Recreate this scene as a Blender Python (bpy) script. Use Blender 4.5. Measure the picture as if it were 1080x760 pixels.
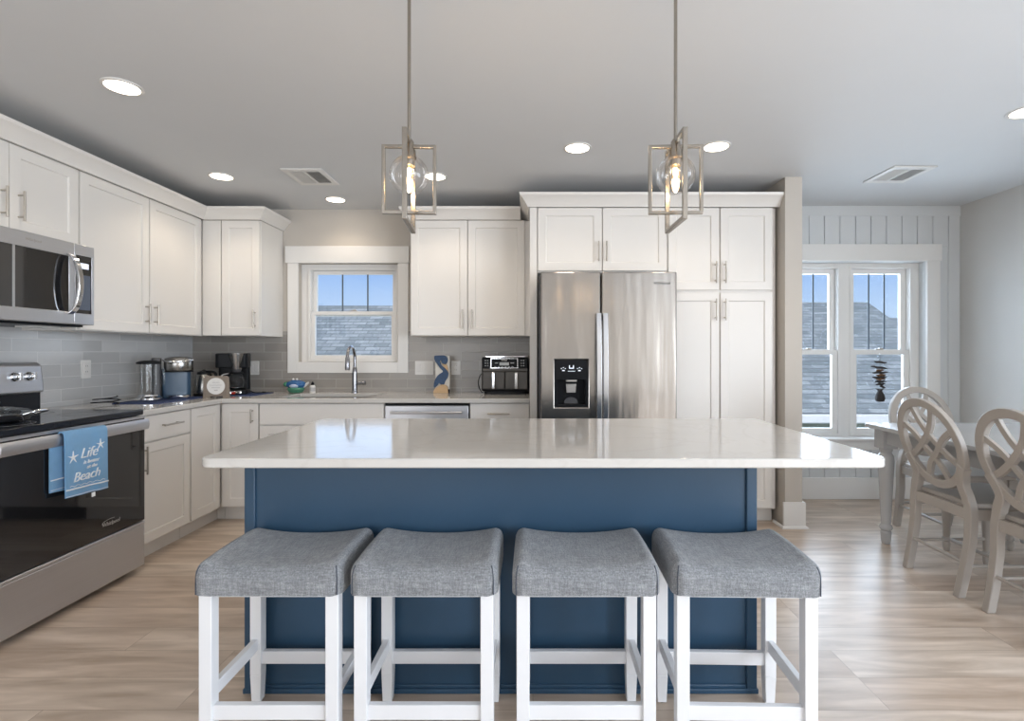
import bpy, bmesh, math, random
from mathutils import Vector, Matrix
random.seed(7)
PI = math.pi
S = bpy.context.scene
COL = S.collection
for o in list(bpy.data.objects): bpy.data.objects.remove(o)

# ------------------------------------------------------------------ camera
cd = bpy.data.cameras.new('camera'); cam = bpy.data.objects.new('camera', cd); COL.objects.link(cam)
cam.location = (0, 0, 1.22); cam.rotation_euler = (PI/2, 0, 0)
cd.sensor_width = 36; cd.lens = 550/1080*36
cd.shift_x = -22/1080; cd.shift_y = -8.5/1080
cd.clip_start = .05; cd.clip_end = 200
S.camera = cam
# ------------------------------------------------------------------ exposure
S.view_settings.view_transform = 'Standard'; S.view_settings.look = 'None'
S.view_settings.gamma = 1; S.view_settings.use_curve_mapping = False
S.view_settings.exposure = 0.03
# ------------------------------------------------------------------ sky
W = bpy.data.worlds.new('world'); S.world = W; W.use_nodes = True
nt = W.node_tree; nt.nodes.clear()
tc = nt.nodes.new('ShaderNodeTexCoord'); sp = nt.nodes.new('ShaderNodeSeparateXYZ')
rp = nt.nodes.new('ShaderNodeValToRGB'); bg = nt.nodes.new('ShaderNodeBackground'); ow = nt.nodes.new('ShaderNodeOutputWorld')
nt.links.new(tc.outputs['Generated'], sp.inputs[0]); nt.links.new(sp.outputs['Z'], rp.inputs[0])
nt.links.new(rp.outputs[0], bg.inputs[0]); nt.links.new(bg.outputs[0], ow.inputs[0])
e = rp.color_ramp.elements
e[0].position = 0; e[0].color = (.58, .70, .90, 1); e[1].position = .5; e[1].color = (.10, .24, .66, 1)
m_ = rp.color_ramp.elements.new(.07); m_.color = (.47, .63, .89, 1)
m_ = rp.color_ramp.elements.new(.17); m_.color = (.24, .43, .84, 1)
bg.inputs[1].default_value = 1.15
# ------------------------------------------------------------------ area lamps standing in for daylight; rear and side openings are unseen additions
def area(name, loc, rot, sx, sy, power, col):
    l = bpy.data.lights.new(name, 'AREA'); l.shape = 'RECTANGLE'; l.size = sx; l.size_y = sy
    l.energy = power; l.color = col
    o = bpy.data.objects.new(name, l); COL.objects.link(o); o.location = loc; o.rotation_euler = rot
    return o
area('rear_daylight_fill', (-1.75, -3.42, 1.35), (-PI/2, 0, PI), 2.0, 1.6, 54, (.96, .98, 1.0))
area('side_daylight_fill_far', (3.52, -2.1, 1.15), (PI/2, 0, PI/2), 2.0, 2.0, 170, (.88, .94, 1.0))
area('side_daylight_fill_near', (3.52, .2, 1.45), (PI/2, 0, PI/2), 1.5, 1.3, 72, (.80, .89, 1.0))
area('dining_window_daylight', (2.65, 4.60, 1.25), (-PI/2, 0, 0), 1.3, 1.4, 58, (.70, .83, 1.0))
area('kitchen_window_daylight', (-1.57, 4.70, 1.56), (-PI/2, 0, 0), .8, .75, 2.2, (.75, .86, 1.0))
sl = bpy.data.lights.new('sun', 'SUN'); sl.energy = 3.6; sl.angle = math.radians(2); sl.color = (1, .96, .9)
so = bpy.data.objects.new('sun', sl); COL.objects.link(so); so.rotation_euler = (math.radians(42), 0, math.radians(-20))

# ------------------------------------------------------------------ materials
MATS = {}
def pm(name, col, rough=.5, metal=0., var=.04, scale=6., bump=0., bscale=80., stretch=(1, 1, 1), coat=0., trans=0., ior=1.45, sheen=0., spec=None):
    if name in MATS: return MATS[name]
    m = bpy.data.materials.new(name); m.use_nodes = True; n = m.node_tree.nodes; L = m.node_tree.links
    b = n['Principled BSDF']
    b.inputs['Roughness'].default_value = rough; b.inputs['Metallic'].default_value = metal
    b.inputs['Coat Weight'].default_value = coat; b.inputs['Transmission Weight'].default_value = trans
    b.inputs['IOR'].default_value = ior; b.inputs['Sheen Weight'].default_value = sheen
    if spec is not None: b.inputs['Specular IOR Level'].default_value = spec
    t = n.new('ShaderNodeTexCoord'); mp = n.new('ShaderNodeMapping'); mp.inputs['Scale'].default_value = stretch
    L.new(t.outputs['Object'], mp.inputs[0])
    ns = n.new('ShaderNodeTexNoise'); ns.inputs['Scale'].default_value = scale; ns.inputs['Detail'].default_value = 5
    L.new(mp.outputs[0], ns.inputs[0])
    mx = n.new('ShaderNodeMix'); mx.data_type = 'RGBA'
    mx.inputs[6].default_value = tuple(max(0, c*(1-var)) for c in col)+(1,)
    mx.inputs[7].default_value = tuple(min(1, c*(1+var)) for c in col)+(1,)
    L.new(ns.outputs['Fac'], mx.inputs[0]); L.new(mx.outputs[2], b.inputs['Base Color'])
    if bump:
        n2 = n.new('ShaderNodeTexNoise'); n2.inputs['Scale'].default_value = bscale; n2.inputs['Detail'].default_value = 3
        L.new(mp.outputs[0], n2.inputs[0])
        bp = n.new('ShaderNodeBump'); bp.inputs['Strength'].default_value = bump; bp.inputs['Distance'].default_value = .004
        L.new(n2.outputs['Fac'], bp.inputs['Height']); L.new(bp.outputs[0], b.inputs['Normal'])
    MATS[name] = m; return m
def emis(name, col, strength):
    m = bpy.data.materials.new(name); m.use_nodes = True; n = m.node_tree.nodes
    b = n['Principled BSDF']; b.inputs['Base Color'].default_value = (.9, .9, .9, 1)
    b.inputs['Emission Color'].default_value = col+(1,); b.inputs['Emission Strength'].default_value = strength
    return m
def thin_glass(name, tint=(1, 1, 1), refl=.08, rough=.0, fk=.7):
    m = bpy.data.materials.new(name); m.use_nodes = True; n = m.node_tree.nodes; L = m.node_tree.links
    n.remove(n['Principled BSDF']); out = n['Material Output']
    tr = n.new('ShaderNodeBsdfTransparent'); tr.inputs[0].default_value = tint+(1,)
    gl = n.new('ShaderNodeBsdfGlossy'); gl.inputs['Roughness'].default_value = rough
    lw = n.new('ShaderNodeLayerWeight'); lw.inputs[0].default_value = .25
    ma = n.new('ShaderNodeMath'); ma.operation = 'MULTIPLY_ADD'; ma.inputs[1].default_value = fk; ma.inputs[2].default_value = refl
    L.new(lw.outputs['Fresnel'], ma.inputs[0])
    ms = n.new('ShaderNodeMixShader'); L.new(ma.outputs[0], ms.inputs[0]); L.new(tr.outputs[0], ms.inputs[1]); L.new(gl.outputs[0], ms.inputs[2])
    L.new(ms.outputs[0], out.inputs[0]); return m
def brick_mat(name, c1, c2, mortar, bw, rh, axes, msize, rough, offset=.5, grain=None, bump=.3, freq=2, bias=0):
    m = bpy.data.materials.new(name); m.use_nodes = True; n = m.node_tree.nodes; L = m.node_tree.links
    b = n['Principled BSDF']; t = n.new('ShaderNodeTexCoord'); sx = n.new('ShaderNodeSeparateXYZ'); cx = n.new('ShaderNodeCombineXYZ')
    L.new(t.outputs['Object'], sx.inputs[0]); L.new(sx.outputs[axes[0]], cx.inputs[0]); L.new(sx.outputs[axes[1]], cx.inputs[1])
    br = n.new('ShaderNodeTexBrick'); L.new(cx.outputs[0], br.inputs['Vector'])
    br.inputs['Color1'].default_value = c1+(1,); br.inputs['Color2'].default_value = c2+(1,); br.inputs['Mortar'].default_value = mortar+(1,)
    br.inputs['Scale'].default_value = 1; br.inputs['Brick Width'].default_value = bw; br.inputs['Row Height'].default_value = rh
    br.inputs['Mortar Size'].default_value = msize; br.inputs['Mortar Smooth'].default_value = .1; br.inputs['Bias'].default_value = bias
    br.offset = offset; br.offset_frequency = freq
    src = br.outputs['Color']
    if grain:
        gs, lo, hi, st = grain
        mp = n.new('ShaderNodeMapping'); mp.inputs['Scale'].default_value = st
        # shift the grain from plank to plank
        ad = n.new('ShaderNodeVectorMath'); ad.operation = 'MULTIPLY_ADD'; ad.inputs[1].default_value = (37, 37, 37)
        L.new(br.outputs['Color'], ad.inputs[0]); L.new(cx.outputs[0], ad.inputs[2]); L.new(ad.outputs[0], mp.inputs[0])
        ns = n.new('ShaderNodeTexNoise'); ns.inputs['Scale'].default_value = gs; ns.inputs['Detail'].default_value = 8; ns.inputs['Distortion'].default_value = .6
        L.new(mp.outputs[0], ns.inputs[0])
        rr = n.new('ShaderNodeValToRGB'); rr.color_ramp.elements[0].position = .3; rr.color_ramp.elements[0].color = lo+(1,)
        rr.color_ramp.elements[1].position = .68; rr.color_ramp.elements[1].color = hi+(1,)
        L.new(ns.outputs['Fac'], rr.inputs[0])
        mx = n.new('ShaderNodeMix'); mx.data_type = 'RGBA'; mx.blend_type = 'MULTIPLY'; mx.inputs[0].default_value = 1
        L.new(src, mx.inputs[6]); L.new(rr.outputs[0], mx.inputs[7]); src = mx.outputs[2]
    L.new(src, b.inputs['Base Color']); b.inputs['Roughness'].default_value = rough
    bp = n.new('ShaderNodeBump'); bp.invert = True; bp.inputs['Strength'].default_value = bump; bp.inputs['Distance'].default_value = .003
    L.new(br.outputs['Fac'], bp.inputs['Height']); L.new(bp.outputs[0], b.inputs['Normal'])
    return m

M_CAB = pm('white_painted_cabinet', (.78, .755, .72), .35, var=.012)
M_TRIM = pm('white_trim_paint', (.80, .79, .77), .35, var=.012)
M_WALL = pm('greige_wall_paint', (.56, .52, .47), .7, var=.02, bump=.06, bscale=300)
M_WALLR = pm('light_grey_wall_paint', (.60, .585, .56), .7, var=.02, bump=.06, bscale=300)
M_CEIL = pm('ceiling_paint', (.68, .695, .71), .8, var=.012, bump=.05, bscale=300)
M_SHIP = pm('white_panelling_paint', (.66, .68, .69), .4, var=.012)
M_NAVY = pm('navy_blue_paint', (.026, .066, .118), .38, var=.12, scale=3, bump=.05, bscale=120)
M_STEEL = pm('brushed_stainless_steel', (.36, .35, .335), .27, 1., var=.05, scale=3, bump=.05, bscale=9, stretch=(40, 40, .6))
M_STEELH = pm('brushed_steel_horizontal', (.60, .61, .64), .40, 1., var=.05, scale=3, bump=.03, bscale=9, stretch=(.6, .6, 40))
M_NICKEL = pm('brushed_nickel', (.50, .46, .41), .32, 1., var=.06, scale=20)
M_CHROME = pm('polished_chrome', (.72, .73, .75), .12, 1., var=.03)
M_BLACK = pm('black_plastic', (.010, .011, .013), .34, var=.2, spec=.12)
M_BGLASS = pm('black_oven_glass', (.010, .010, .011), .05, var=.1, coat=.6)
M_CTOP = pm('black_ceramic_glass', (.009, .011, .016), .08, var=.2, spec=.35)
M_DARKG = pm('dark_grey_plastic', (.06, .06, .065), .4, var=.1)
M_FABRIC = pm('grey_linen', (.37, .385, .405), .9, var=.25, scale=20, bump=1., bscale=330, sheen=.3)
def weave(m):
    n = m.node_tree.nodes; L = m.node_tree.links; b = n['Principled BSDF']; src = b.inputs['Base Color'].links[0].from_socket
    t = n.new('ShaderNodeTexCoord'); last = src
    for st in ((260, 260, 30), (30, 260, 260), (260, 30, 260)):
        mp = n.new('ShaderNodeMapping'); mp.inputs['Scale'].default_value = st; L.new(t.outputs['Object'], mp.inputs[0])
        ns = n.new('ShaderNodeTexNoise'); ns.inputs['Scale'].default_value = 1; ns.inputs['Detail'].default_value = 1; L.new(mp.outputs[0], ns.inputs[0])
        rr = n.new('ShaderNodeValToRGB'); rr.color_ramp.elements[0].position = .35; rr.color_ramp.elements[0].color = (.66, .67, .68, 1)
        rr.color_ramp.elements[1].position = .65; rr.color_ramp.elements[1].color = (1.0, 1.0, 1.0, 1); L.new(ns.outputs['Fac'], rr.inputs[0])
        mx = n.new('ShaderNodeMix'); mx.data_type = 'RGBA'; mx.blend_type = 'MULTIPLY'; mx.inputs[0].default_value = .8
        L.new(last, mx.inputs[6]); L.new(rr.outputs[0], mx.inputs[7]); last = mx.outputs[2]
    L.new(last, b.inputs['Base Color'])
weave(M_FABRIC)
M_FRIDGE = pm('rolled_stainless_steel', (.35, .33, .31), .23, 1., var=.05, scale=3, bump=.32, bscale=1.0, stretch=(5, 5, .45))
for q in M_FRIDGE.node_tree.nodes:
    if q.type == 'BUMP': q.inputs['Distance'].default_value = .03

M_STOOLW = pm('white_stool_paint', (.74, .75, .77), .4, var=.02)
M_CHAIR = pm('grey_chair_paint', (.42, .385, .35), .3, var=.04)
M_TABLE = pm('grey_table_paint', (.46, .46, .46), .25, var=.05, coat=.3)
M_WHITEP = pm('white_plastic', (.75, .74, .72), .35, var=.01)
M_DARK = pm('dark_gap', (.02, .02, .02), .8, var=.1)
M_RUBBER = pm('black_rubber', (.02, .02, .02), .7, var=.1)
M_GLASS = thin_glass('window_glass', (.97, .985, .98), .03)
M_GLOBE = thin_glass('clear_globe_glass', (.99, .98, .97), .035, fk=.55)
M_JUG = thin_glass('clear_jug_glass', (.97, .985, .99), .03, fk=.28)
M_PEND = pm('dark_brushed_nickel', (.36, .33, .29), .26, 1., var=.08, scale=20)
M_TOWEL = pm('blue_terry_towel', (.16, .36, .60), .95, var=.12, scale=30, bump=.8, bscale=500, sheen=.3)
M_THREAD = pm('white_thread', (.82, .84, .86), .8, var=.03)
M_MAT = pm('navy_drying_mat', (.03, .05, .13), .9, var=.2, bump=.5, bscale=400)
M_BLUE = pm('blue_glaze', (.03, .12, .30), .25, var=.5, scale=60)
M_PELI = pm('blue_pelican_paint', (.03, .07, .15), .5, var=.7, scale=70)
M_GREEN = pm('green_glaze', (.06, .22, .14), .25, var=.5, scale=60)
M_PALE = pm('pale_blue_glaze', (.45, .52, .68), .3, var=.1)
M_WOODL = pm('pale_wood', (.55, .38, .22), .55, var=.2, scale=12, stretch=(1, 1, 8))
M_WOODG = pm('weathered_grey_wood', (.24, .20, .165), .7, var=.25, scale=14, stretch=(8, 1, 1))
M_DRIFT = pm('dark_driftwood', (.035, .03, .028), .8, var=.4, scale=40)
M_DRIFTB = pm('brown_driftwood', (.11, .055, .025), .8, var=.4, scale=40)
M_RED = pm('red_plastic', (.5, .03, .02), .4, var=.1)
M_BLUEPL = pm('blue_grey_plastic', (.035, .075, .13), .3, var=.1)
M_MUNTIN = pm('backlit_muntin', (.10, .13, .16), .4, var=.05)  # dark from backlight; that shade is put into the colour
M_LAMP = emis('downlight_lens', (1.0, .86, .68), 11)
M_FIL = emis('glowing_filament', (1.0, .66, .32), 26)
M_BULB = thin_glass('bulb_glass', (1.0, .95, .86), .05)
M_LCD = emis('display_glow', (.6, .75, 1.0), .5)
# quartz worktop with faint veins
def quartz(name, col):
    m = pm(name, col, .11, var=.03, scale=3, coat=.2); n = m.node_tree.nodes; L = m.node_tree.links; b = n['Principled BSDF']
    t = n.new('ShaderNodeTexCoord'); ns = n.new('ShaderNodeTexNoise'); ns.inputs['Scale'].default_value = 2.2; ns.inputs['Detail'].default_value = 9; ns.inputs['Distortion'].default_value = 1.4
    L.new(t.outputs['Object'], ns.inputs[0])
    rr = n.new('ShaderNodeValToRGB'); els = rr.color_ramp.elements
    els[0].position = .47; els[0].color = (1, 1, 1, 1); els[1].position = .53; els[1].color = (1, 1, 1, 1)
    x = els.new(.5); x.color = (.955, .95, .945, 1); L.new(ns.outputs['Fac'], rr.inputs[0])
    mx = n.new('ShaderNodeMix'); mx.data_type = 'RGBA'; mx.blend_type = 'MULTIPLY'; mx.inputs[0].default_value = 1
    src = b.inputs['Base Color'].links[0].from_socket
    L.new(src, mx.inputs[6]); L.new(rr.outputs[0], mx.inputs[7]); L.new(mx.outputs[2], b.inputs['Base Color']); return m
M_QUARTZ = quartz('white_quartz', (.59, .575, .55))
M_FLOOR = brick_mat('oak_plank_floor', (.61, .485, .385), (.76, .655, .555), (.45, .36, .28), 1.22, .178, ('X', 'Y'), .0013, .31,
                    offset=.37, grain=(2.0, (.60, .56, .52), (1.0, 1.0, 1.0), (1.1, 7, 1)), bump=.2, freq=3)
M_TILEB = brick_mat('grey_glass_tile_back_dimmed', (.30, .28, .255), (.385, .36, .335), (.46, .44, .41), .305, .0765, ('X', 'Z'), .0025, .28, grain=(1.5, (.9, .9, .9), (1, 1, 1), (1, 5, 1)), bump=.5)  # same tile as the side wall; dimmer light is put into its colour
M_TILEL = brick_mat('grey_glass_tile_side_lit', (.50, .505, .51), (.62, .625, .63), (.70, .70, .70), .305, .0765, ('Y', 'Z'), .0025, .13, grain=(1.5, (.9, .9, .9), (1, 1, 1), (1, 5, 1)), bump=.5)  # same tile as the back wall, lightened in colour for missing reflected light
M_SHING = brick_mat('slate_blue_shingles', (.215, .25, .24), (.42, .45, .43), (.14, .16, .16), .30, .072, ('X', 'Z'), .006, .85, grain=(14, (.75, .75, .78), (1, 1, 1), (1, 1, 1)), bump=.6)
M_SIDING = pm('cream_siding', (.42, .43, .33), .7, var=.05, stretch=(1, 1, 20))

# ------------------------------------------------------------------ mesh helpers
class MB:
    def __init__(s): s.bm = bmesh.new()
    def face(s, pts):
        return s.bm.faces.new([s.bm.verts.new(p) for p in pts])
    def box(s, x0, x1, y0, y1, z0, z1):
        v = [s.bm.verts.new(p) for p in ((x0,y0,z0),(x1,y0,z0),(x1,y1,z0),(x0,y1,z0),(x0,y0,z1),(x1,y0,z1),(x1,y1,z1),(x0,y1,z1))]
        for f in ((0,3,2,1),(4,5,6,7),(0,1,5,4),(1,2,6,5),(2,3,7,6),(3,0,4,7)): s.bm.faces.new([v[i] for i in f])
        return s
    def taper(s, cx, cy, z0, z1, a0, b0, a1, b1, dx=0, dy=0):
        v = [s.bm.verts.new(p) for p in ((cx-a0,cy-b0,z0),(cx+a0,cy-b0,z0),(cx+a0,cy+b0,z0),(cx-a0,cy+b0,z0),
             (cx+dx-a1,cy+dy-b1,z1),(cx+dx+a1,cy+dy-b1,z1),(cx+dx+a1,cy+dy+b1,z1),(cx+dx-a1,cy+dy+b1,z1))]
        for f in ((0,3,2,1),(4,5,6,7),(0,1,5,4),(1,2,6,5),(2,3,7,6),(3,0,4,7)): s.bm.faces.new([v[i] for i in f])
        return s
    def loft(s, rings, cap0=True, cap1=True, closed=False):
        R = [[s.bm.verts.new(p) for p in r] for r in rings]; n = len(R[0])
        K = len(R)
        for i in range(K if closed else K-1):
            a, b = R[i], R[(i+1) % K]
            for j in range(n): s.bm.faces.new([a[j], a[(j+1) % n], b[(j+1) % n], b[j]])
        if not closed:
            if cap0: s.bm.faces.new(R[0][::-1])
            if cap1: s.bm.faces.new(R[-1])
        return s
    def tube(s, pts, r, n=10, cap=True, closed=False):
        P = [Vector(p) for p in pts]; rings = []; K = len(P)
        rr = r if isinstance(r, (list, tuple)) else [r]*K
        up = None
        for i, p in enumerate(P):
            if closed: t = (P[(i+1) % K]-P[i-1])
            else: t = (P[min(i+1, K-1)]-P[max(i-1, 0)])
            t.normalize()
            if up is None:
                up = Vector((0, 0, 1)) if abs(t.z) < .9 else Vector((1, 0, 0))
            a = t.cross(up); a.normalize(); b = a.cross(t); b.normalize(); up = b
            rings.append([p+a*(math.cos(q)*rr[i])+b*(math.sin(q)*rr[i]) for q in [2*PI*k/n for k in range(n)]])
        return s.loft(rings, cap, cap, closed)
    def lathe(s, prof, c=(0, 0), n=24, cap=True):
        rings = [[(c[0]+math.cos(2*PI*k/n)*r, c[1]+math.sin(2*PI*k/n)*r, z) for k in range(n)] for r, z in prof]
        return s.loft(rings, cap, cap)
    def lathe_axis(s, prof, o, d, n=20):   # prof (radius, distance along d)
        o = Vector(o); d = Vector(d).normalized(); u = d.orthogonal().normalized(); w = d.cross(u)
        return s.loft([[o+d*h+u*(math.cos(2*PI*k/n)*r)+w*(math.sin(2*PI*k/n)*r) for k in range(n)] for r, h in prof])
    def prism(s, poly, z0, z1):
        return s.loft([[(x, y, z0) for x, y in poly], [(x, y, z1) for x, y in poly]])
    def prism_xz(s, poly, y0, y1):
        return s.loft([[(x, y0, z) for x, z in poly], [(x, y1, z) for x, z in poly]])
    def grid(s, us, vs, inc, t0, t1, plane='XY'):
        """slab from a cell grid; shared vertices"""
        cells = {(i, j) for i in range(len(us)-1) for j in range(len(vs)-1) if inc((us[i]+us[i+1])/2, (vs[j]+vs[j+1])/2)}
        V = {}
        def P(i, j, t):
            k = (i, j, t)
            if k not in V:
                u, v = us[i], vs[j]
                V[k] = s.bm.verts.new((u, v, t) if plane == 'XY' else (u, t, v) if plane == 'XZ' else (t, u, v))
            return V[k]
        for (i, j) in cells:
            s.bm.faces.new([P(i,j,t1), P(i+1,j,t1), P(i+1,j+1,t1), P(i,j+1,t1)])
            s.bm.faces.new([P(i,j,t0), P(i,j+1,t0), P(i+1,j+1,t0), P(i+1,j,t0)])
            for (di, dj, a, b) in ((-1,0,(i,j),(i,j+1)), (1,0,(i+1,j+1),(i+1,j)), (0,-1,(i+1,j),(i,j)), (0,1,(i,j+1),(i+1,j+1))):
                if (i+di, j+dj) not in cells:
                    s.bm.faces.new([P(*a,t0), P(*a,t1), P(*b,t1), P(*b,t0)])
        return s
    def ribbon(s, pts, w, th, yf):
        """flat curved bar in the x-z plane following depth yf(z)"""
        P = [Vector((p[0], 0, p[1])) for p in pts]; K = len(P); rings = []
        ww = w if isinstance(w, (list, tuple)) else [w]*K
        for i, p in enumerate(P):
            t = (P[min(i+1, K-1)]-P[max(i-1, 0)]).normalized(); nrm = Vector((-t.z, 0, t.x))
            a = p+nrm*ww[i]/2; b = p-nrm*ww[i]/2
            rings.append([(a.x, yf(a.z)-th/2, a.z), (b.x, yf(b.z)-th/2, b.z), (b.x, yf(b.z)+th/2, b.z), (a.x, yf(a.z)+th/2, a.z)])
        return s.loft(rings)
    def build(s, name, mat, parent=None, bevel=0, seg=2, smooth=True, sub=0, label=None):
        bmesh.ops.recalc_face_normals(s.bm, faces=s.bm.faces)
        me = bpy.data.meshes.new(name); s.bm.to_mesh(me); s.bm.free(); me.materials.append(mat)
        o = bpy.data.objects.new(name, me); COL.objects.link(o)
        if parent: o.parent = parent
        if bevel:
            b = o.modifiers.new('bevel', 'BEVEL'); b.width = bevel; b.segments = seg; b.limit_method = 'ANGLE'; b.angle_limit = math.radians(40)
        if sub:
            q = o.modifiers.new('sub', 'SUBSURF'); q.levels = sub; q.render_levels = sub
        if smooth:
            me.polygons.foreach_set('use_smooth', [True]*len(me.polygons)); me.set_sharp_from_angle(angle=math.radians(38))
        if label: o['label'] = label
        return o
def root(name, label, cat, loc=(0, 0, 0), rz=0, group=None):
    o = bpy.data.objects.new(name, None); COL.objects.link(o); o.location = loc; o.rotation_euler = (0, 0, rz)
    o.empty_display_size = .1
    return tag(o, label, cat, group)
def tag(o, label, cat, group=None):
    o['label'] = label; o['category'] = cat
    if group: o['group'] = group
    return o
def struct(o):
    o['kind'] = 'structure'; return o
def children(o): return [c for c in COL.objects if c.parent == o]
def dup(src, loc, rz, label, group=None):
    r = src.copy(); COL.objects.link(r); r.location = loc; r.rotation_euler = (0, 0, rz); r['label'] = label
    if group: r['group'] = group
    for c in children(src):
        d = c.copy(); COL.objects.link(d); d.parent = r
        for g in children(c):
            h = g.copy(); COL.objects.link(h); h.parent = d
    return r
def smoothpts(p, n=6, closed=False):
    P = [Vector(q) for q in p]; out = []; K = len(P)
    rng = range(K if closed else K-1)
    for i in rng:
        if closed: a, b, c, d = P[i-1], P[i], P[(i+1) % K], P[(i+2) % K]
        else: a, b, c, d = P[max(i-1, 0)], P[i], P[i+1], P[min(i+2, K-1)]
        for k in range(n):
            t = k/n
            out.append(.5*((2*b)+(c-a)*t+(2*a-5*b+4*c-d)*t*t+(3*b-a-3*c+d)*t**3))
    if not closed: out.append(P[-1])
    return out
def rrect(x0, x1, y0, y1, r, n=5):
    out = []
    for cx, cy, a in ((x1-r, y1-r, 0), (x0+r, y1-r, 90), (x0+r, y0+r, 180), (x1-r, y0+r, 270)):
        for k in range(n+1):
            t = math.radians(a+90*k/n); out.append((cx+r*math.cos(t), cy+r*math.sin(t)))
    return out
def text(name, body, size, mat, parent, mtx, ext=.0006, shear=0, thin=0):
    cu = bpy.data.curves.new('t', 'FONT'); cu.body = body; cu.size = size; cu.extrude = ext; cu.align_x = 'CENTER'; cu.align_y = 'CENTER'; cu.shear = shear; cu.offset = -thin
    to = bpy.data.objects.new('t', cu); COL.objects.link(to)
    me = bpy.data.meshes.new_from_object(to); bpy.data.objects.remove(to); bpy.data.curves.remove(cu)
    me.transform(mtx); me.materials.clear(); me.materials.append(mat)
    o = bpy.data.objects.new(name, me); COL.objects.link(o)
    if parent: o.parent = parent
    return o
FACE_CAM = Matrix.Rotation(PI/2, 4, 'X')         # text upright, read from -y
def crown(mb, path, prof, closed=False):
    """path in plan; outward is to the right of travel; prof list of (offset, z)"""
    P = [Vector((p[0], p[1])) for p in path]; rings = []
    for i, p in enumerate(P):
        ns = []
        if i > 0: d = (P[i]-P[i-1]).normalized(); ns.append(Vector((d.y, -d.x)))
        if i < len(P)-1: d = (P[i+1]-P[i]).normalized(); ns.append(Vector((d.y, -d.x)))
        if len(ns) == 2:
            m = (ns[0]+ns[1]).normalized(); m = m/max(.2, m.dot(ns[0]))
        else: m = ns[0]
        rings.append([(p.x+m.x*o, p.y+m.y*o, z) for o, z in prof])
    return mb.loft(rings)

# ------------------------------------------------------------------ room shell
XL, XR, YK, YD, YB, H = -2.905, 3.56, 4.45, 4.355, -3.5, 2.44
struct(MB().box(XL-.1, XR+.1, YB-.1, YK+.1, -.12, 0).build('floor', M_FLOOR, smooth=False))
struct(MB().box(XL-.1, XR+.1, YB-.1, YK+.1, H, H+.12).build('ceiling', M_CEIL, smooth=False))
struct(MB().box(XL-.1, XL, YB, YK+.1, 0, H).build('wall_left', M_WALL, smooth=False))
KW = (-1.998, -1.149, 1.139, 1.98)       # kitchen window opening
DW = (2.03, 3.278, .50, 1.976)           # dining window opening
def inwin(w): return lambda u, v: not (w[0] < u < w[1] and w[2] < v < w[3])
struct(MB().grid([XL-.1, KW[0], KW[1], 1.80], [0, KW[2], KW[3], H], inwin(KW), YK, YK+.15, 'XZ').build('wall_kitchen', M_WALL, smooth=False))
struct(MB().grid([1.875, DW[0], DW[1], XR+.1], [0, DW[2], DW[3], H], inwin(DW), YD, YD+.18, 'XZ').build('wall_dining', M_SHIP, smooth=False))
struct(MB().box(1.756, 1.875, 3.63, YK+.1, 0, H).build('wall_partition', M_WALL, smooth=False))
SW = (-.6, 1.0, .75, 2.15); SD = (-3.15, -1.05, .02, 2.2)
struct(MB().grid([YB, SD[0], SD[1], SW[0], SW[1], YD+.18], [0, SD[2], SW[2], SW[3], SD[3], H], lambda u, v: inwin(SW)(u, v) and inwin(SD)(u, v), XR, XR+.12, 'YZ').build('wall_right', M_WALLR, smooth=False))
RW = (-2.75, -.75, .5, 2.2)
struct(MB().grid([XL-.1, RW[0], RW[1], XR+.1], [0, RW[2], RW[3], H], inwin(RW), YB-.12, YB, 'XZ').build('wall_rear', M_WALL, smooth=False))

# panelling on the dining wall: vertical boards with open grooves, top rail
mb = MB(); g = 2.30-.129*3
xs = []
while g < XR: xs.append(g); g += .129
xs = [1.875]+[x for x in xs if x > 1.9]+[XR]
for a, b in zip(xs[:-1], xs[1:]):
    a2, b2 = a+.003, b-.003
    if b2 < DW[0] or a2 > DW[1]+.1:
        mb.box(a2, b2, YD-.012, YD, .18, 2.357)
    else:
        mb.box(a2, b2, YD-.012, YD, .18, DW[2]-.09); mb.box(a2, b2, YD-.012, YD, DW[3]+.13, 2.357)
mb.box(1.875, XR, YD-.016, YD, 2.355, H)
struct(mb.build('trim_1', M_SHIP, smooth=False))
def bb(name, x0, x1, y0, y1, cap=.0): struct(MB().box(x0, x1, y0, y1, 0, .18).build(name, M_TRIM, bevel=.004))
bb('baseboard_dining', 1.893, XR-.016, YD-.028, YD)
bb('baseboard_right', XR-.016, XR, SD[1], YD-.0)
mb = MB(); mb.grid([1.738, 1.756, 1.875, 1.893], [3.612, 3.63, YD-.028], lambda u, v: not (1.756 < u < 1.875 and v > 3.63) and not (u < 1.756 and v > 3.80), 0, .18, 'XY')
struct(mb.build('baseboard_partition', M_TRIM, bevel=.003))
mb = MB(); crown(mb, [(1.893, YD-.028), (1.893, 3.612), (1.738, 3.612), (1.738, 3.76)][::-1], [(0, .001), (.014, .001), (.012, .01), (.004, .017), (0, .018)])
struct(mb.build('trim_2', M_TRIM))

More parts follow.
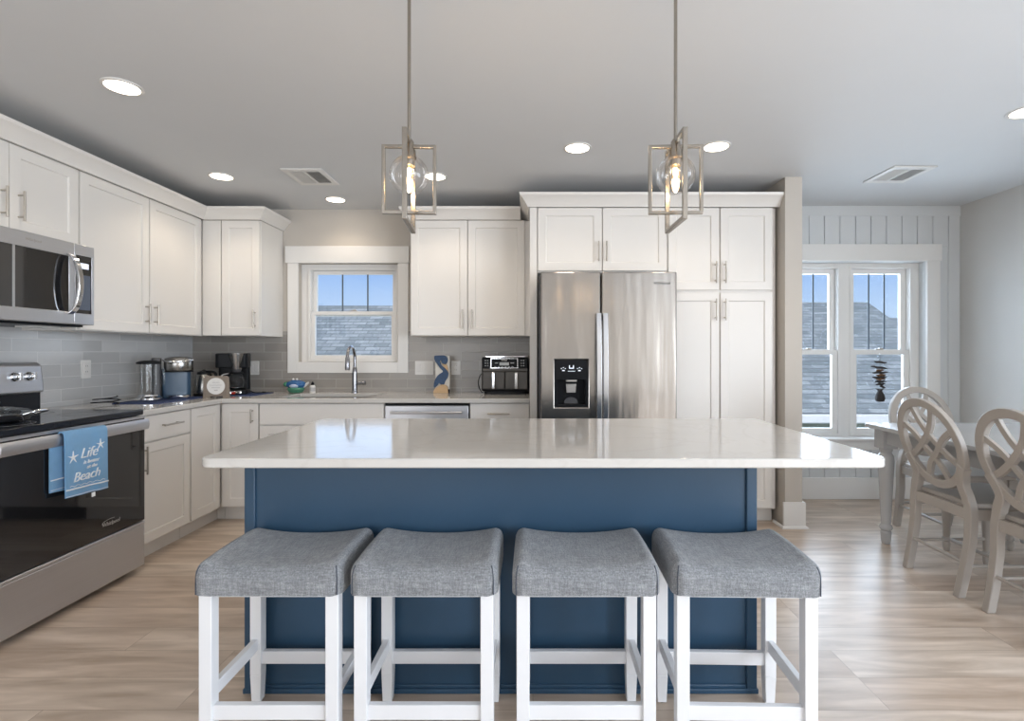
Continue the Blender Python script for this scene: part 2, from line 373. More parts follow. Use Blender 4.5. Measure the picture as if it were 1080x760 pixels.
# ---- double-hung windows
def dh_window(name, x0, x1, z0, z1, zm, y, nmunt, fw=.04):
    """unit frame y..y+.09 ; lower sash in front, upper sash behind"""
    r = bpy.data.objects.new(name, None); COL.objects.link(r); r.location = ((x0+x1)/2, y, z0); struct(r)
    dx, dz = (x0+x1)/2, z0
    def B(a, b, c, d, e_, f): return (a-dx, b-dx, c-y, d-y, e_-dz, f-dz)
    m = MB(); m.grid([x0-dx, x0+.022-dx, x1-.022-dx, x1-dx], [0, .02, z1-.022-dz, z1-dz], lambda u, v: not (x0+.022-dx < u < x1-.022-dx and .02 < v < z1-.022-dz), 0, .10, 'XZ'); m.build('window_frame', M_TRIM, r, bevel=.002)
    a, b = x0+.022, x1-.022
    for nm, zz0, zz1, yy in (('lower_sash', z0+.02, zm+.02, y+.015), ('upper_sash', zm-.02, z1-.022, y+.055)):
        m = MB(); m.grid([a-dx, a+fw-dx, b-fw-dx, b-dx], [zz0-dz, zz0+fw-dz, zz1-fw*.9-dz, zz1-dz],
             lambda u, v: not (a+fw-dx < u < b-fw-dx and zz0+fw-dz < v < zz1-fw*.9-dz), yy-y, yy-y+.032, 'XZ')
        sa = m.build(nm, M_TRIM, r, bevel=.003)
        MB().box(*B(a+fw-.003, b-fw+.003, yy+.014, yy+.018, zz0+fw-.003, zz1-fw*.9+.003)).build('pane', M_GLASS, sa, smooth=False)
        if nm == 'upper_sash':
            m = MB(); w = b-a-2*fw
            for k in range(1, nmunt+1):
                xc = a+fw+w*k/(nmunt+1); m.box(*B(xc-.006, xc+.006, yy+.009, yy+.0135, zz0+fw, zz1-fw*.9))
            m.build('muntin', M_MUNTIN, sa, smooth=False)
        else:
            m = MB(); m.box(*B((a+b)/2-.03, (a+b)/2+.03, yy+.004, yy+.03, zz1, zz1+.008)); m.box(*B((a+b)/2-.008, (a+b)/2+.025, yy-.004, yy+.02, zz1+.008, zz1+.016))
            m.build('sash_lock', M_NICKEL, sa, bevel=.002)
    return r
dh_window('window_1', KW[0]+.058, KW[1]-.018, KW[2]+.003, KW[3]-.028, 1.555, YK+.045, 2, .034)
dh_window('window_2', 2.075, 2.615, DW[2]+.01, DW[3]-.02, 1.222, YD+.07, 2, .045)
dh_window('window_3', 2.69, 3.225, DW[2]+.01, DW[3]-.02, 1.222, YD+.07, 2, .045)
# casings
m = MB(); m.box(-2.085, KW[0], YK-.02, YK, 1.046, KW[3]); m.box(KW[1], -1.06, YK-.02, YK, 1.046, KW[3]); m.box(KW[0], KW[1], YK-.02, YK, 1.046, KW[2])
m.box(-2.104, -1.052, YK-.026, YK, KW[3], 2.122)
struct(m.build('trim_3', M_TRIM, bevel=.002))
m = MB(); m.box(KW[0]-.001, KW[0]+.058, YK+.06, YK+.15, KW[2]-.001, KW[3]+.001); m.box(KW[1]-.018, KW[1]+.001, YK+.06, YK+.15, KW[2]-.001, KW[3]+.001)
m.box(KW[0]+.058, KW[1]-.018, YK+.06, YK+.15, KW[3]-.028, KW[3]+.001); m.box(KW[0]+.058, KW[1]-.018, YK+.06, YK+.15, KW[2]-.001, KW[2]+.003)
struct(m.build('trim_4', M_TRIM, smooth=False))
m = MB(); m.box(DW[1], 3.385, YD-.024, YD, DW[2]-.09, DW[3]+.004); m.box(DW[0]-.11, DW[0], YD-.024, YD, DW[2]-.09, DW[3]+.004)
m.box(DW[0]-.125, 3.395, YD-.03, YD, DW[3]+.004, 2.119); m.box(DW[0], DW[1], YD-.024, YD, DW[2]-.09, DW[2])
struct(m.build('trim_5', M_TRIM, bevel=.002))
m = MB(); m.grid([DW[0]-.001, 2.075, 2.615, 2.69, 3.225, DW[1]+.001], [DW[2]-.001, DW[2]+.01, DW[3]-.02, DW[3]+.001], lambda u, v: not ((2.075 < u < 2.615 or 2.69 < u < 3.225) and DW[2]+.01 < v < DW[3]-.02), YD+.075, YD+.18, 'XZ')
struct(m.build('trim_6', M_TRIM, bevel=.002))
m = MB(); m.box(DW[0]-.02, DW[1]+.02, YD-.05, YD+.07, DW[2]-.012, DW[2]+.008)
struct(m.build('trim_7', M_TRIM, bevel=.004))
# unseen windows and door behind / beside the camera, added to let light in
def plain_window(name, x0, x1, z0, z1, c, plane, nv):
    m = MB(); us = [x0]; w = (x1-x0)/nv
    ins = []
    for k in range(nv):
        us += [x0+w*k+.05, x0+w*(k+1)-.05]; ins.append((x0+w*k+.05, x0+w*(k+1)-.05))
    us.append(x1)
    m.grid(us, [z0, z0+.06, z1-.06, z1], lambda u, v: not (z0+.06 < v < z1-.06 and any(a < u < b for a, b in ins)), c, c+.05, plane)
    return struct(m.build(name, M_TRIM, bevel=.003))
plain_window('unseen_window_4', RW[0], RW[1], RW[2], RW[3], YB-.08, 'XZ', 2)
plain_window('unseen_door_1', SD[0], SD[1], SD[2], SD[3], XR+.04, 'YZ', 2)
plain_window('unseen_window_5', SW[0], SW[1], SW[2], SW[3], XR+.04, 'YZ', 2)

# ------------------------------------------------------------------ outdoors: neighbouring houses
def house(label, x0, x1, ye, yr, ze, zr, grp=None):
    r = root('neighbour_house', label, 'house', ((x0+x1)/2, yr, -3.2))
    ox, oy, oz = (x0+x1)/2, yr, -3.2; yb = yr+(yr-ye)
    def q(p): return (p[0]-ox, p[1]-oy, p[2]-oz)
    m = MB(); m.loft([[q((x, ye, ze)), q((x, yr, zr)), q((x, yb, ze)), q((x, yb, ze-.14)), q((x, yr, zr-.14)), q((x, ye, ze-.14))] for x in (x0, x1)])
    m.build('roof', M_SHING, r, smooth=False)
    m = MB(); m.box(*(x0-ox, x1-ox, ye-oy-.12, ye-oy-.005, ze-oz-.17, ze-oz-.02)); m.build('gutter', M_TRIM, r, bevel=.02)
    m = MB(); m.loft([[q((x, ye+.5, -3.2)), q((x, ye+.5, ze-.05)), q((x, yr, zr-.2)), q((x, yb-.5, ze-.05)), q((x, yb-.5, -3.2))] for x in (x0+.3, x1-.3)])
    m.build('wall', M_SIDING, r, smooth=False)
    return r
house('house with slate blue shingle roof seen through the kitchen sink window', -16, -.8, 8.4, 12.6, .0, 2.35)
house('house with slate blue shingle roof and gable end seen through the dining window', .2, 8.35, 8.9, 13.0, .19, 2.47)
house('distant low roofed house beyond the gable seen at right of dining window', 9, 26, 16, 20, 1.0, 2.55)
struct(MB().box(-60, 60, 4.8, 90, -3.4, -3.2).build('ground', pm('grass_ground', (.10, .14, .05), .9, var=.3), smooth=False))

# ------------------------------------------------------------------ cabinets
def shaker(mb, x0, x1, z0, z1, yf, yb, fr=.057, rec=.009):
    if x1-x0 < .16: fr = .04
    O = [(x0, z0), (x1, z0), (x1, z1), (x0, z1)]; I = [(x0+fr, z0+fr), (x1-fr, z0+fr), (x1-fr, z1-fr), (x0+fr, z1-fr)]
    I2 = [(x0+fr+.004, z0+fr+.004), (x1-fr-.004, z0+fr+.004), (x1-fr-.004, z1-fr-.004), (x0+fr+.004, z1-fr-.004)]
    mb.loft([[(x, yb, z) for x, z in O], [(x, yf, z) for x, z in O], [(x, yf, z) for x, z in I], [(x, yf+rec, z) for x, z in I2]])
def slabfront(mb, x0, x1, z0, z1, yf, yb): mb.box(x0, x1, yf, yb, z0, z1)
def pull(parent, x, z, L, vert, yf, m=None):
    mb = MB(); r = .0055; d = yf-.032
    if vert:
        mb.tube([(x, d, z-L/2), (x, d, z+L/2)], r)
        for k in (-1, 1): mb.tube([(x, yf, z+k*L*.36), (x, d, z+k*L*.36)], .0045)
    else:
        mb.tube([(x-L/2, d, z), (x+L/2, d, z)], r)
        for k in (-1, 1): mb.tube([(x+k*L*.36, yf, z), (x+k*L*.36, d, z)], .0045)
    return mb.build('handle', m or M_NICKEL, parent)
def cabinet(name, label, cat, loc, rz, w, depth, z0, z1, fronts, toe=0, group=None, extra=None):
    """local: x along the front, front carcass plane y=0 facing -y; fronts: (kind,x0,x1,z0,z1,handle)"""
    r = root(name, label, cat, (loc[0], loc[1], z0), rz, group)
    m = MB(); hh = z1-z0; m.box(0, w, 0, depth, toe, hh)
    if toe: m.box(.001, w-.001, .055, depth, 0, toe)
    if extra: extra(m)
    m.build('carcass', M_CAB, r, bevel=.0015)
    for f in fronts:
        k, a, b, c, d = f[:5]; m = MB(); g = .0022
        (shaker if k == 'door' else slabfront)(m, a+g, b-g, c-z0+g, d-z0-g, -.02, -.0005)
        o = m.build('door' if k == 'door' else ('drawer' if k == 'drawer' else 'panel'), M_CAB, r, bevel=.0015)
        if len(f) > 5 and f[5]:
            hx, hz, L, vert = f[5]; pull(o, hx, hz-z0, L, vert, -.02)
    return r
HP = PI/2
XU = -2.59       # left uppers carcass front plane; doors to -2.57
YU = 4.09        # back uppers carcass front plane
ZT = 2.252
def left(y0): return (XU, y0)
# left wall uppers (local x = world Y)
cabinet('wall_cabinet', 'white shaker wall cabinet directly above the microwave', 'cabinet', left(2.175), HP, .779, .31, 1.815, ZT,
    [('door', 0, .385, 1.82, ZT, (.345, 1.95, .15, True)), ('door', .385, .777, 1.82, ZT, (.43, 1.95, .15, True))])
cabinet('wall_cabinet', 'tall white double door wall cabinet on left wall beside the microwave', 'cabinet', left(2.956), HP, 1.13, .31, 1.347, ZT,
    [('door', .004, .539, 1.35, ZT, (.505, 1.475, .135, True)), ('door', .544, 1.085, 1.35, ZT, (.582, 1.475, .135, True))])
# back uppers
cabinet('wall_cabinet', 'single door white wall cabinet in the corner left of the sink window', 'cabinet', (-2.587, YU), 0, .457, .357, 1.35, ZT,
    [('panel', .005, .152, 1.35, ZT), ('door', .156, .455, 1.352, ZT, (.42, 1.478, .145, True))])
cabinet('wall_cabinet', 'white double door wall cabinet between sink window and refrigerator', 'cabinet', (-.958, YU), 0, .936, .357, 1.35, ZT,
    [('door', .003, .448, 1.352, ZT, (.413, 1.478, .15, True)), ('door', .450, .896, 1.352, ZT, (.485, 1.478, .15, True))])
YF = 3.735
m = MB(); m.box(-.022, .030, YF-.02, YK-.003, 0, ZT); o = m.build('refrigerator_side_panel', M_CAB, bevel=.0015)
tag(o, 'tall white end panel left of the stainless refrigerator', 'panel')
cabinet('wall_cabinet', 'wide white double door cabinet above the stainless refrigerator', 'cabinet', (.031, YF), 0, .928, .71, 1.79, ZT,
    [('door', .003, .463, 1.80, ZT, (.435, 1.936, .142, True)), ('door', .465, .926, 1.80, ZT, (.492, 1.936, .142, True))])
cabinet('pantry_cabinet', 'tall white four door pantry cabinet right of the refrigerator', 'cabinet', (.960, YF), 0, .776, .71, 0, ZT,
    [('door', .003, .370, 1.663, ZT, (.338, 1.788, .155, True)), ('door', .376, .752, 1.663, ZT, (.404, 1.788, .155, True)),
     ('door', .003, .370, .11, 1.648, (.338, 1.523, .155, True)), ('door', .376, .752, .11, 1.648, (.404, 1.523, .155, True))], toe=.1)
# crown mouldings
CP = [(0, 2.2525), (.012, 2.2525), (.016, 2.262), (.030, 2.285), (.052, 2.312), (.066, 2.322), (.070, 2.340), (0, 2.340)]
m = MB(); crown(m, [(-2.565, 2.175), (-2.565, 4.065), (-2.128, 4.065), (-2.128, YK-.003)], CP)
tag(m.build('crown_moulding', M_CAB), 'white crown moulding along the left wall cabinets and corner', 'moulding')
m = MB(); crown(m, [(-.96, YK-.003), (-.96, 4.065), (-.098, 4.065)], CP)
tag(m.build('crown_moulding', M_CAB), 'white crown moulding over the cabinet between window and refrigerator', 'moulding')
m = MB(); crown(m, [(-.025, YK-.003), (-.025, YF-.025), (1.7545, YF-.025)], CP)
tag(m.build('crown_moulding', M_CAB), 'white crown moulding above the refrigerator and pantry', 'moulding')
# base cabinets
XB = -2.26; YBs = 3.77; CT = .89
cabinet('base_cabinet', 'white base cabinet with a drawer over a door beside the range', 'cabinet', (XB, 2.945), HP, .470, .64, 0, .858,
    [('drawer', .003, .466, .70, .852, (.27, .782, .17, False)), ('door', .003, .466, .11, .694, (.045, .60, .16, True))], toe=.1)
cabinet('base_cabinet', 'narrow white corner base cabinet door on the left wall run', 'cabinet', (XB, 3.417), HP, .45, .64, 0, .858,
    [('door', .003, .318, .11, .852, None)], toe=.1, extra=lambda m: m.box(.410, .43, 0, .056, 0, .1))
cabinet('base_cabinet', 'white corner base cabinet door left of the sink cabinet', 'cabinet', (-2.258, YBs), 0, .286, .675, 0, .858,
    [('door', .02, .284, .11, .852, (.245, .765, .10, True))], toe=.1)
cabinet('sink_cabinet', 'wide white sink base cabinet with plain front below the window', 'cabinet', (-1.970, YBs), 0, .902, .675, 0, .64,
    [('panel', .003, .899, .70, .852), ('door', .003, .449, .11, .694, (.415, .60, .15, True)), ('door', .452, .899, .11, .694, (.486, .60, .15, True))], toe=.1,
    extra=lambda m: (m.box(0, .018, 0, .675, .64, .858), m.box(.884, .902, 0, .675, .64, .858), m.box(.018, .884, 0, .018, .64, .858)))
cabinet('base_cabinet', 'white drawer base cabinet between dishwasher and refrigerator panel', 'cabinet', (-.455, YBs), 0, .431, .675, 0, .858,
    [('drawer', .003, .428, .70, .852, (.21, .782, .16, False)), ('door', .003, .428, .11, .694, (.06, .60, .15, True))], toe=.1)
# dishwasher
r = root('dishwasher', 'built-in stainless dishwasher right of the sink cabinet', 'dishwasher', (-1.067, YBs, 0))
MB().box(.004, .604, 0, .6, .1, .855).build('body', M_DARKG, r)
MB().box(.004, .604, -.022, -.001, .11, .838).build('door', M_STEELH, r, bevel=.004)
MB().box(.004, .604, -.018, -.001, .840, .856).build('control_strip', M_BLACK, r)
mb = MB(); mb.tube([(.05, -.05, .79), (.56, -.05, .79)], .009); mb.tube([(.07, -.022, .79), (.07, -.05, .79)], .006); mb.tube([(.54, -.022, .79), (.54, -.05, .79)], .006); mb.build('handle', M_STEELH, r)
MB().box(.004, .604, .05, .06, 0, .1).build('toe_panel', M_BLACK, r)
# worktop
SK = (-1.87, -1.20, 3.83, 4.20)
m = MB(); m.grid([XL+.002, -2.215, SK[0], SK[1], -.024], [2.932, 3.715, SK[2], SK[3], YK-.003],
    lambda x, y: (x < -2.215 or y > 3.715) and not (SK[0] < x < SK[1] and SK[2] < y < SK[3]), .8595, CT, 'XY')
tag(m.build('worktop', M_QUARTZ, bevel=.004, seg=3), 'L shaped white quartz worktop along the left and back walls', 'worktop')
# backsplash
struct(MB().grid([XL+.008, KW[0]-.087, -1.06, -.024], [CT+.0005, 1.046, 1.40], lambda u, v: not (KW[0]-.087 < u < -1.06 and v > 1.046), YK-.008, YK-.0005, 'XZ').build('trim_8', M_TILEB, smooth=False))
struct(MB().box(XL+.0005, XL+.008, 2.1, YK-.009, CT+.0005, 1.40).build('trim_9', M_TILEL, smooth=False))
# sink
r = root('kitchen_sink', 'undermount double bowl stainless sink below the window', 'sink', (-1.535, 4.015, CT-.23))
m = MB()
def bowl(m, x0, x1, y0, y1, zt, zb):
    for a, b, c in ((0, 0, zt), ):
        pass
    o_ = rrect(x0, x1, y0, y1, .03, 4); i_ = rrect(x0+.012, x1-.012, y0+.012, y1-.012, .03, 4); ou = rrect(x0-.012, x1+.012, y0-.012, y1+.012, .035, 4)
    m.loft([[(x, y, zb-.004) for x, y in i_], [(x, y, zt) for x, y in ou], [(x, y, zt) for x, y in o_], [(x, y, zb) for x, y in i_]])
bowl(m, -.335, .03, -.185, .185, .198, .01); b1 = m.build('bowl', M_STEEL, r)
m = MB(); bowl(m, .055, .335, -.185, .185, .198, .03); b2 = m.build('bowl', M_STEEL, r)
for b_, x in ((b1, -.15), (b2, .19)):
    z = .011 if b_ is b1 else .031
    MB().lathe([(.04, z), (.042, z+.003), (.03, z+.003), (.028, z+.001)], (x, 0)).build('drain', M_CHROME, b_)
# faucet
r = root('faucet', 'tall brushed nickel gooseneck faucet behind the sink', 'faucet', (-1.465, 4.29, CT))
M_FAU = pm('faucet_metal', (.30, .30, .32), .22, 1., var=.05)
MB().lathe([(.027, 0), (.027, .006), (.022, .01), (.021, .16), (.018, .2), (.0135, .21)]).build('body', M_FAU, r)
pts = [(0, 0, .2), (0, 0, .29)]+[(0, -.085+.085*math.cos(t), .29+.085*math.sin(t)) for t in [PI*k/10 for k in range(1, 11)]]
MB().tube(smoothpts(pts, 2), .0125, 14).build('spout', M_FAU, r)
MB().lathe([(.012, .295), (.017, .285), (.019, .2), (.017, .19)], (0, -.17)).build('spray_head', M_FAU, r)
m = MB(); m.tube([(.015, 0, .075), (.068, 0, .078)], .012, 14); m.tube([(.066, 0, .078), (.088, 0, .08)], .017, 14); m.build('lever', M_FAU, r)

# ------------------------------------------------------------------ refrigerator
FX0, FX1, FS, FY = .052, .943, .447, 3.415
r = root('refrigerator', 'side-by-side stainless refrigerator with ice and water dispenser', 'refrigerator', (.5, 3.9, 0))
def R(m_, a, b, c, d, e_, f): return m_.box(a-.5, b-.5, c-3.9, d-3.9, e_, f)
R(MB(), .040, .945, 3.50, 4.38, .03, 1.735).build('body', M_DARKG, r, bevel=.004)
m = MB(); R(m, .06, .10, 3.52, 3.60, 0, .03); R(m, .88, .92, 3.52, 3.60, 0, .03); R(m, .06, .10, 4.2, 4.3, 0, .03); R(m, .88, .92, 4.2, 4.3, 0, .03); m.build('foot', M_BLACK, r)
R(MB(), .06, .93, 3.47, 3.5, .03, .10).build('grille', M_BLACK, r)
# dispenser recess in the freezer door
DX = (.143, .362, .862, 1.172)
m = MB(); m.grid([FX0-.5, DX[0]-.5, DX[1]-.5, FS-.003-.5], [.11, DX[2], DX[3], 1.748], inwin((DX[0]-.5, DX[1]-.5, DX[2], DX[3])), FY-3.9, FY+.07-3.9, 'XZ')
fd = m.build('freezer_door', M_FRIDGE, r, bevel=.008, seg=3)
rd = R(MB(), FS+.003, FX1, FY, FY+.07, .11, 1.748).build('refrigerator_door', M_FRIDGE, r, bevel=.008, seg=3)
def wavy(o):   # gentle rolling of the sheet steel, real geometry of the door skin via bump
    pass
for (x, p) in ((.427, fd), (.470, rd)):
    m = MB(); pts = smoothpts([(x-.5, FY-3.9-.035, .52), (x-.5, FY-3.9-.058, .75), (x-.5, FY-3.9-.062, 1.0), (x-.5, FY-3.9-.058, 1.25), (x-.5, FY-3.9-.035, 1.475)], 6)
    rings = []
    for q in pts: rings.append([(q.x-.0185, q.y, q.z), (q.x-.015, q.y-.012, q.z), (q.x+.015, q.y-.012, q.z), (q.x+.0185, q.y, q.z), (q.x+.014, q.y+.01, q.z), (q.x-.014, q.y+.01, q.z)])
    m.loft(rings); m.box(x-.5-.012, x-.5+.012, FY-3.9-.035, FY-3.9+.001, .53, .57); m.box(x-.5-.012, x-.5+.012, FY-3.9-.035, FY-3.9+.001, 1.43, 1.465)
    m.build('door_handle', pm('handle_steel', (.62, .64, .68), .2, 1., var=.03), p, bevel=.002)
m = MB(); a, b, c, d = DX; y = FY-3.9
m.grid([a-.5, a+.018-.5, b-.018-.5, b-.5], [c, c+.018, 1.04, d], inwin((a+.018-.5, b-.018-.5, c+.018, 1.04)), y-.004, y+.012, 'XZ')
m.box(a-.5, b-.5, y+.055, y+.07, c, d); m.box(a-.5, a-.5+.018, y+.012, y+.055, c, d); m.box(b-.5-.018, b-.5, y+.012, y+.055, c, d); m.box(a-.5, b-.5, y+.012, y+.055, c, c+.018); m.box(a-.5, b-.5, y+.012, y+.055, 1.04, d)
dp = m.build('water_dispenser', M_BLACK, fd, bevel=.003)
ca = (a+b)/2-.5
m = MB(); m.box(ca-.036, ca+.036, y-.001, y+.05, 1.028, 1.072); m.build('ice_chute', pm('grey_silver_plastic', (.45, .43, .41), .35, .4), fd, bevel=.003)
MB().taper(ca, y+.035, .955, 1.012, .03, .006, .034, .010).build('paddle', MATS['grey_silver_plastic'], fd, bevel=.002)
m = MB(); m.prism_xz([(ca-.045+.0, .882), (ca+.045, .882)]+[(ca+.045*math.cos(t), .889+.035*math.sin(t)) for t in [PI*k/12 for k in range(0, 13)]], y+.04, y+.056); m.build('drip_tray', M_DARKG, fd)
m = MB()
for i in range(3):
    for sx in (-1, 1): m.box(ca+sx*(.04+.013*i)-.003, ca+sx*(.04+.013*i)+.003, y-.0055, y-.0035, 1.112+.006*(i % 2), 1.117+.006*(i % 2)); 
for sx in (-1, 1): m.box(ca+sx*.052-.008, ca+sx*.052+.008, y-.0055, y-.0035, 1.098, 1.105)
m.box(ca-.016, ca-.010, y-.0055, y-.0035, 1.118, 1.136); m.box(ca+.010, ca+.016, y-.0055, y-.0035, 1.118, 1.136); m.box(ca-.016, ca+.016, y-.0055, y-.0035, 1.114, 1.12)
m.box(ca-.024, ca+.024, y-.0055, y-.0035, 1.096, 1.099)
m.build('control_icon', M_LCD, fd, smooth=False)
text('brand_lettering', 'Whirlpool', .026, M_BLACK, rd, Matrix.Translation((.843-.5, FY-3.9-.0015, 1.673))@FACE_CAM, .0006, .2)
m = MB(); m.tube(smoothpts([(.843-.5+.05*math.cos(t), FY-3.9-.001, 1.679+.012*math.sin(t)) for t in [2*PI*k/16 for k in range(3, 15)]], 3), .0009, 5); m.build('brand_emblem', M_CHROME, rd)

# ------------------------------------------------------------------ range
# local: x along world Y, front faces -y (-> world +X)
RX, RY0, RWd = -2.20, 2.10, .825
r = root('kitchen_range', 'freestanding stainless electric range with black oven door', 'range', (RX, RY0, 0), HP)
MB().box(.003, .822, .02, .665, .03, .872).build('body', M_DARKG, r)
m = MB()
for a in (.03, .755):
    for b in (.06, .6): m.box(a, a+.04, b, b+.04, 0, .03)
m.build('foot', M_BLACK, r)
MB().box(0, RWd, -.018, .60, .872, .902).build('cooktop', M_CTOP, r, bevel=.006, seg=3)
cook = children(r)[-1]
for (cx, cy, cr) in ((.21, .15, .11), (.61, .15, .09), (.21, .42, .08), (.61, .42, .1)):
    MB().lathe([(cr, .9022), (cr, .9026), (cr-.003, .9026), (cr-.003, .9022)], (cx, cy), 40, cap=False).build('burner_ring', pm('burner_grey', (.13, .13, .14), .3), cook)
od = MB().box(.004, .821, -.028, .018, .285, .862).build('oven_door', M_BGLASS, r, bevel=.006, seg=3)
MB().box(.004, .821, -.0295, -.02, .855, .868).build('door_top_trim', M_STEELH, od)
m = MB(); hp = [(-.028, .846), (-.048, .851), (-.056, .838), (-.058, .815), (-.053, .795), (-.046, .793), (-.047, .815), (-.044, .83), (-.028, .834)]
m.loft([[(x, y, z) for y, z in hp] for x in [.0+.815*k/12 for k in range(13)]]); m.build('door_handle', M_STEELH, od, bevel=.001)
text('brand_lettering', 'Whirlpool', .027, MATS['grey_silver_plastic'], od, Matrix.Translation((.585, -.0285, .345))@FACE_CAM, .0006, .2)
m = MB(); m.tube(smoothpts([(.585+.055*math.cos(t), -.029, .352+.015*math.sin(t)) for t in [2*PI*k/16 for k in range(3, 15)]], 3), .0012, 5); m.build('brand_emblem', MATS['grey_silver_plastic'], od)
MB().box(.004, .821, -.026, .018, .035, .262).build('storage_drawer', M_STEELH, r, bevel=.004)
MB().box(.004, .821, -.028, .018, .262, .28).build('drawer_lip', M_STEELH, r, bevel=.005)
# backguard
bg_ = MB(); bg_.box(0, RWd, .56, .665, .902, 1.0).build('backguard_base', M_CTOP, r, bevel=.004)
m = MB(); m.loft([[(x, .535, .998), (x, .55, 1.15), (x, .575, 1.165), (x, .665, 1.165), (x, .665, .998)] for x in (-.0, RWd)])
cp = m.build('control_panel', M_STEELH, r, bevel=.012, seg=3)
m = MB(); m.loft([[(x, .533, 1.03), (x, .5435, 1.135), (x, .56, 1.135), (x, .56, 1.03)] for x in (.29, .54)]); m.build('display', M_BGLASS, cp)
for kx in (.08, .155, .66, .74):
    m = MB(); m.lathe_axis([(.024, 0), (.024, .006), (.019, .010), (.018, .028), (.014, .031)], (kx, .545, 1.09), (0, -1, .1)); m.box(kx-.005, kx+.005, .505, .52, 1.075, 1.112)
    m.build('knob', M_CHROME, cp)
# pan on the cooktop
r = root('frying_pan', 'steel pan with glass lid on the black cooktop', 'pan', (-2.47, 2.39, .9035))
m = MB(); m.lathe([(.10, 0), (.118, .004), (.135, .035), (.139, .037), (.139, .034), (.12, .008), (.10, .006)], n=40); m.build('pan_body', M_CHROME, r)
m = MB(); m.tube(smoothpts([(.115, .075, .03), (.15, .10, .042), (.165, .06, .046), (.168, .02, .044), (.136, .0, .032)], 5), .007); m.build('handle', M_CHROME, r)
m = MB(); m.lathe([(.136, .038), (.11, .053), (.06, .064), (.012, .067)], n=40); m.build('glass_lid', M_JUG, r)
m = MB(); m.lathe([(.008, .066), (.008, .078), (.02, .083), (.02, .09), (.008, .094)], n=20); m.build('lid_knob', M_BLACK, r)
# towel
r = root('dish_towel', 'blue beach dish towel with white script hanging on the oven handle', 'towel', (RX+.0, 2.165, 0), HP)
def clothsheet(m, x0, x1, path, wob, th=.006, nx=18):
    rings = []
    for i, (y, z) in enumerate(path):
        y2, z2 = path[min(i+1, len(path)-1)]; y1, z1 = path[max(i-1, 0)]
        t = Vector((0, y2-y1, z2-z1)).normalized(); nn = Vector((0, t.z, -t.y)); ring = []
        f = i/(len(path)-1)
        for sgn in (1, -1):
            rg = range(nx+1) if sgn == 1 else range(nx, -1, -1)
            for k in rg:
                x = x0+(x1-x0)*k/nx + (f*.006*math.sin(k*.7))
                o = nn*(sgn*th/2); w = wob(k/nx, f)
                ring.append((x, y+o.y+w, z+o.z+ (k/nx)*(-.012)*f))
        rings.append(ring)
    m.loft(rings)
wob = lambda k, f: -.003*f*(math.sin(k*9)+.6*math.sin(k*17+1))-.004*f
path = [(-.034, .79), (-.036, .825), (-.038, .848), (-.046, .857), (-.058, .856), (-.065, .846), (-.067, .83)]+[(-.067, .83-.0275*i) for i in range(1, 11)]
m = MB(); clothsheet(m, .208, .445, path, wob); tw = m.build('front_fold', M_TOWEL, r)
m = MB(); clothsheet(m, .165, .36, [(-.0385, .84)]+[(-.0395, .80-.03*i) for i in range(0, 8)], lambda k, f: .002*math.sin(k*8)*f, th=.005); bk = m.build('back_fold', M_TOWEL, r)
def clothpt(k, z):   # world of the front sheet's surface, k 0..1 across
    f = min(1, max(0, (.83-z)/.275*.667+.333)); return (.208+.237*k, -.067+wob(k, f)-.0042, z-k*.012*f)
m = MB()
for zz, w in ((.590, .0035), (.560, .0012)):
    m.tube([clothpt(k/16, zz) for k in range(17)], w, 6)
m.build('hem_stripe', M_THREAD, tw)
m = MB(); m.tube([clothpt(.08+.84*k/24, .603+.003*math.sin(k*1.5)) for k in range(25)], .0012, 5)
m.build('wave_print', M_THREAD, tw)
for (ck, cz, rr_) in ((.16, .735, .03), (.80, .775, .026)):
    pc = clothpt(ck, cz); m = MB()
    poly = []
    for k in range(10):
        a = .3+PI*k/5; q = rr_ if k % 2 == 0 else rr_*.22; poly.append((pc[0]+q*math.cos(a), pc[2]+q*math.sin(a)))
    m.prism_xz(poly, pc[1]-.002, pc[1]+.003)
    m.build('starfish_print', M_THREAD, tw)
def towel_text(s_, size, k, z, sh=.35):
    pc = clothpt(k, z); return text('lettering', s_, size, M_THREAD, tw, Matrix.Translation((pc[0], pc[1]-.003, pc[2]))@FACE_CAM, .0025, sh, size*.012)
towel_text('Life', .068, .52, .745); towel_text('is better', .026, .58, .704); towel_text('at the', .024, .6, .680); towel_text('Beach', .062, .46, .641)
MB().box(.345, .362, -.080, -.076, .525, .545).build('care_tag', M_THREAD, tw)
m = MB(); m.tube([(.168+.19*k/8, -.0435, .645) for k in range(9)], .003, 5); m.tube([(.168+.19*k/8, -.0435, .60) for k in range(9)], .0012, 5); m.build('hem_stripe', M_THREAD, bk)

# ------------------------------------------------------------------ microwave
r = root('microwave', 'over-the-range stainless microwave with curved handle above the range', 'microwave', (-2.50, 2.168, 1.372), HP)
MB().box(0, .757, .002, .40, 0, .435).build('body', M_DARKG, r)
m = MB(); m.grid([0, .03, .60, .628], [0, .065, .36, .435], inwin((.03, .60, .065, .36)), -.04, .0, 'XZ'); dr = m.build('door', M_STEELH, r, bevel=.003)
MB().box(.029, .601, -.036, -.004, .064, .361).build('window', M_BGLASS, dr)
MB().box(.30, .312, -.0375, -.03, .064, .361).build('window_divider', M_STEELH, dr)
m = MB(); pts = smoothpts([(.592, -.04, .05), (.597, -.075, .09), (.60, -.093, .21), (.597, -.075, .33), (.592, -.04, .37)], 6)
m.loft([[(q.x-.017, q.y, q.z), (q.x+.017, q.y, q.z), (q.x+.014, q.y-.014, q.z), (q.x-.014, q.y-.014, q.z)] for q in pts]); m.build('handle', M_CHROME, dr, bevel=.003)
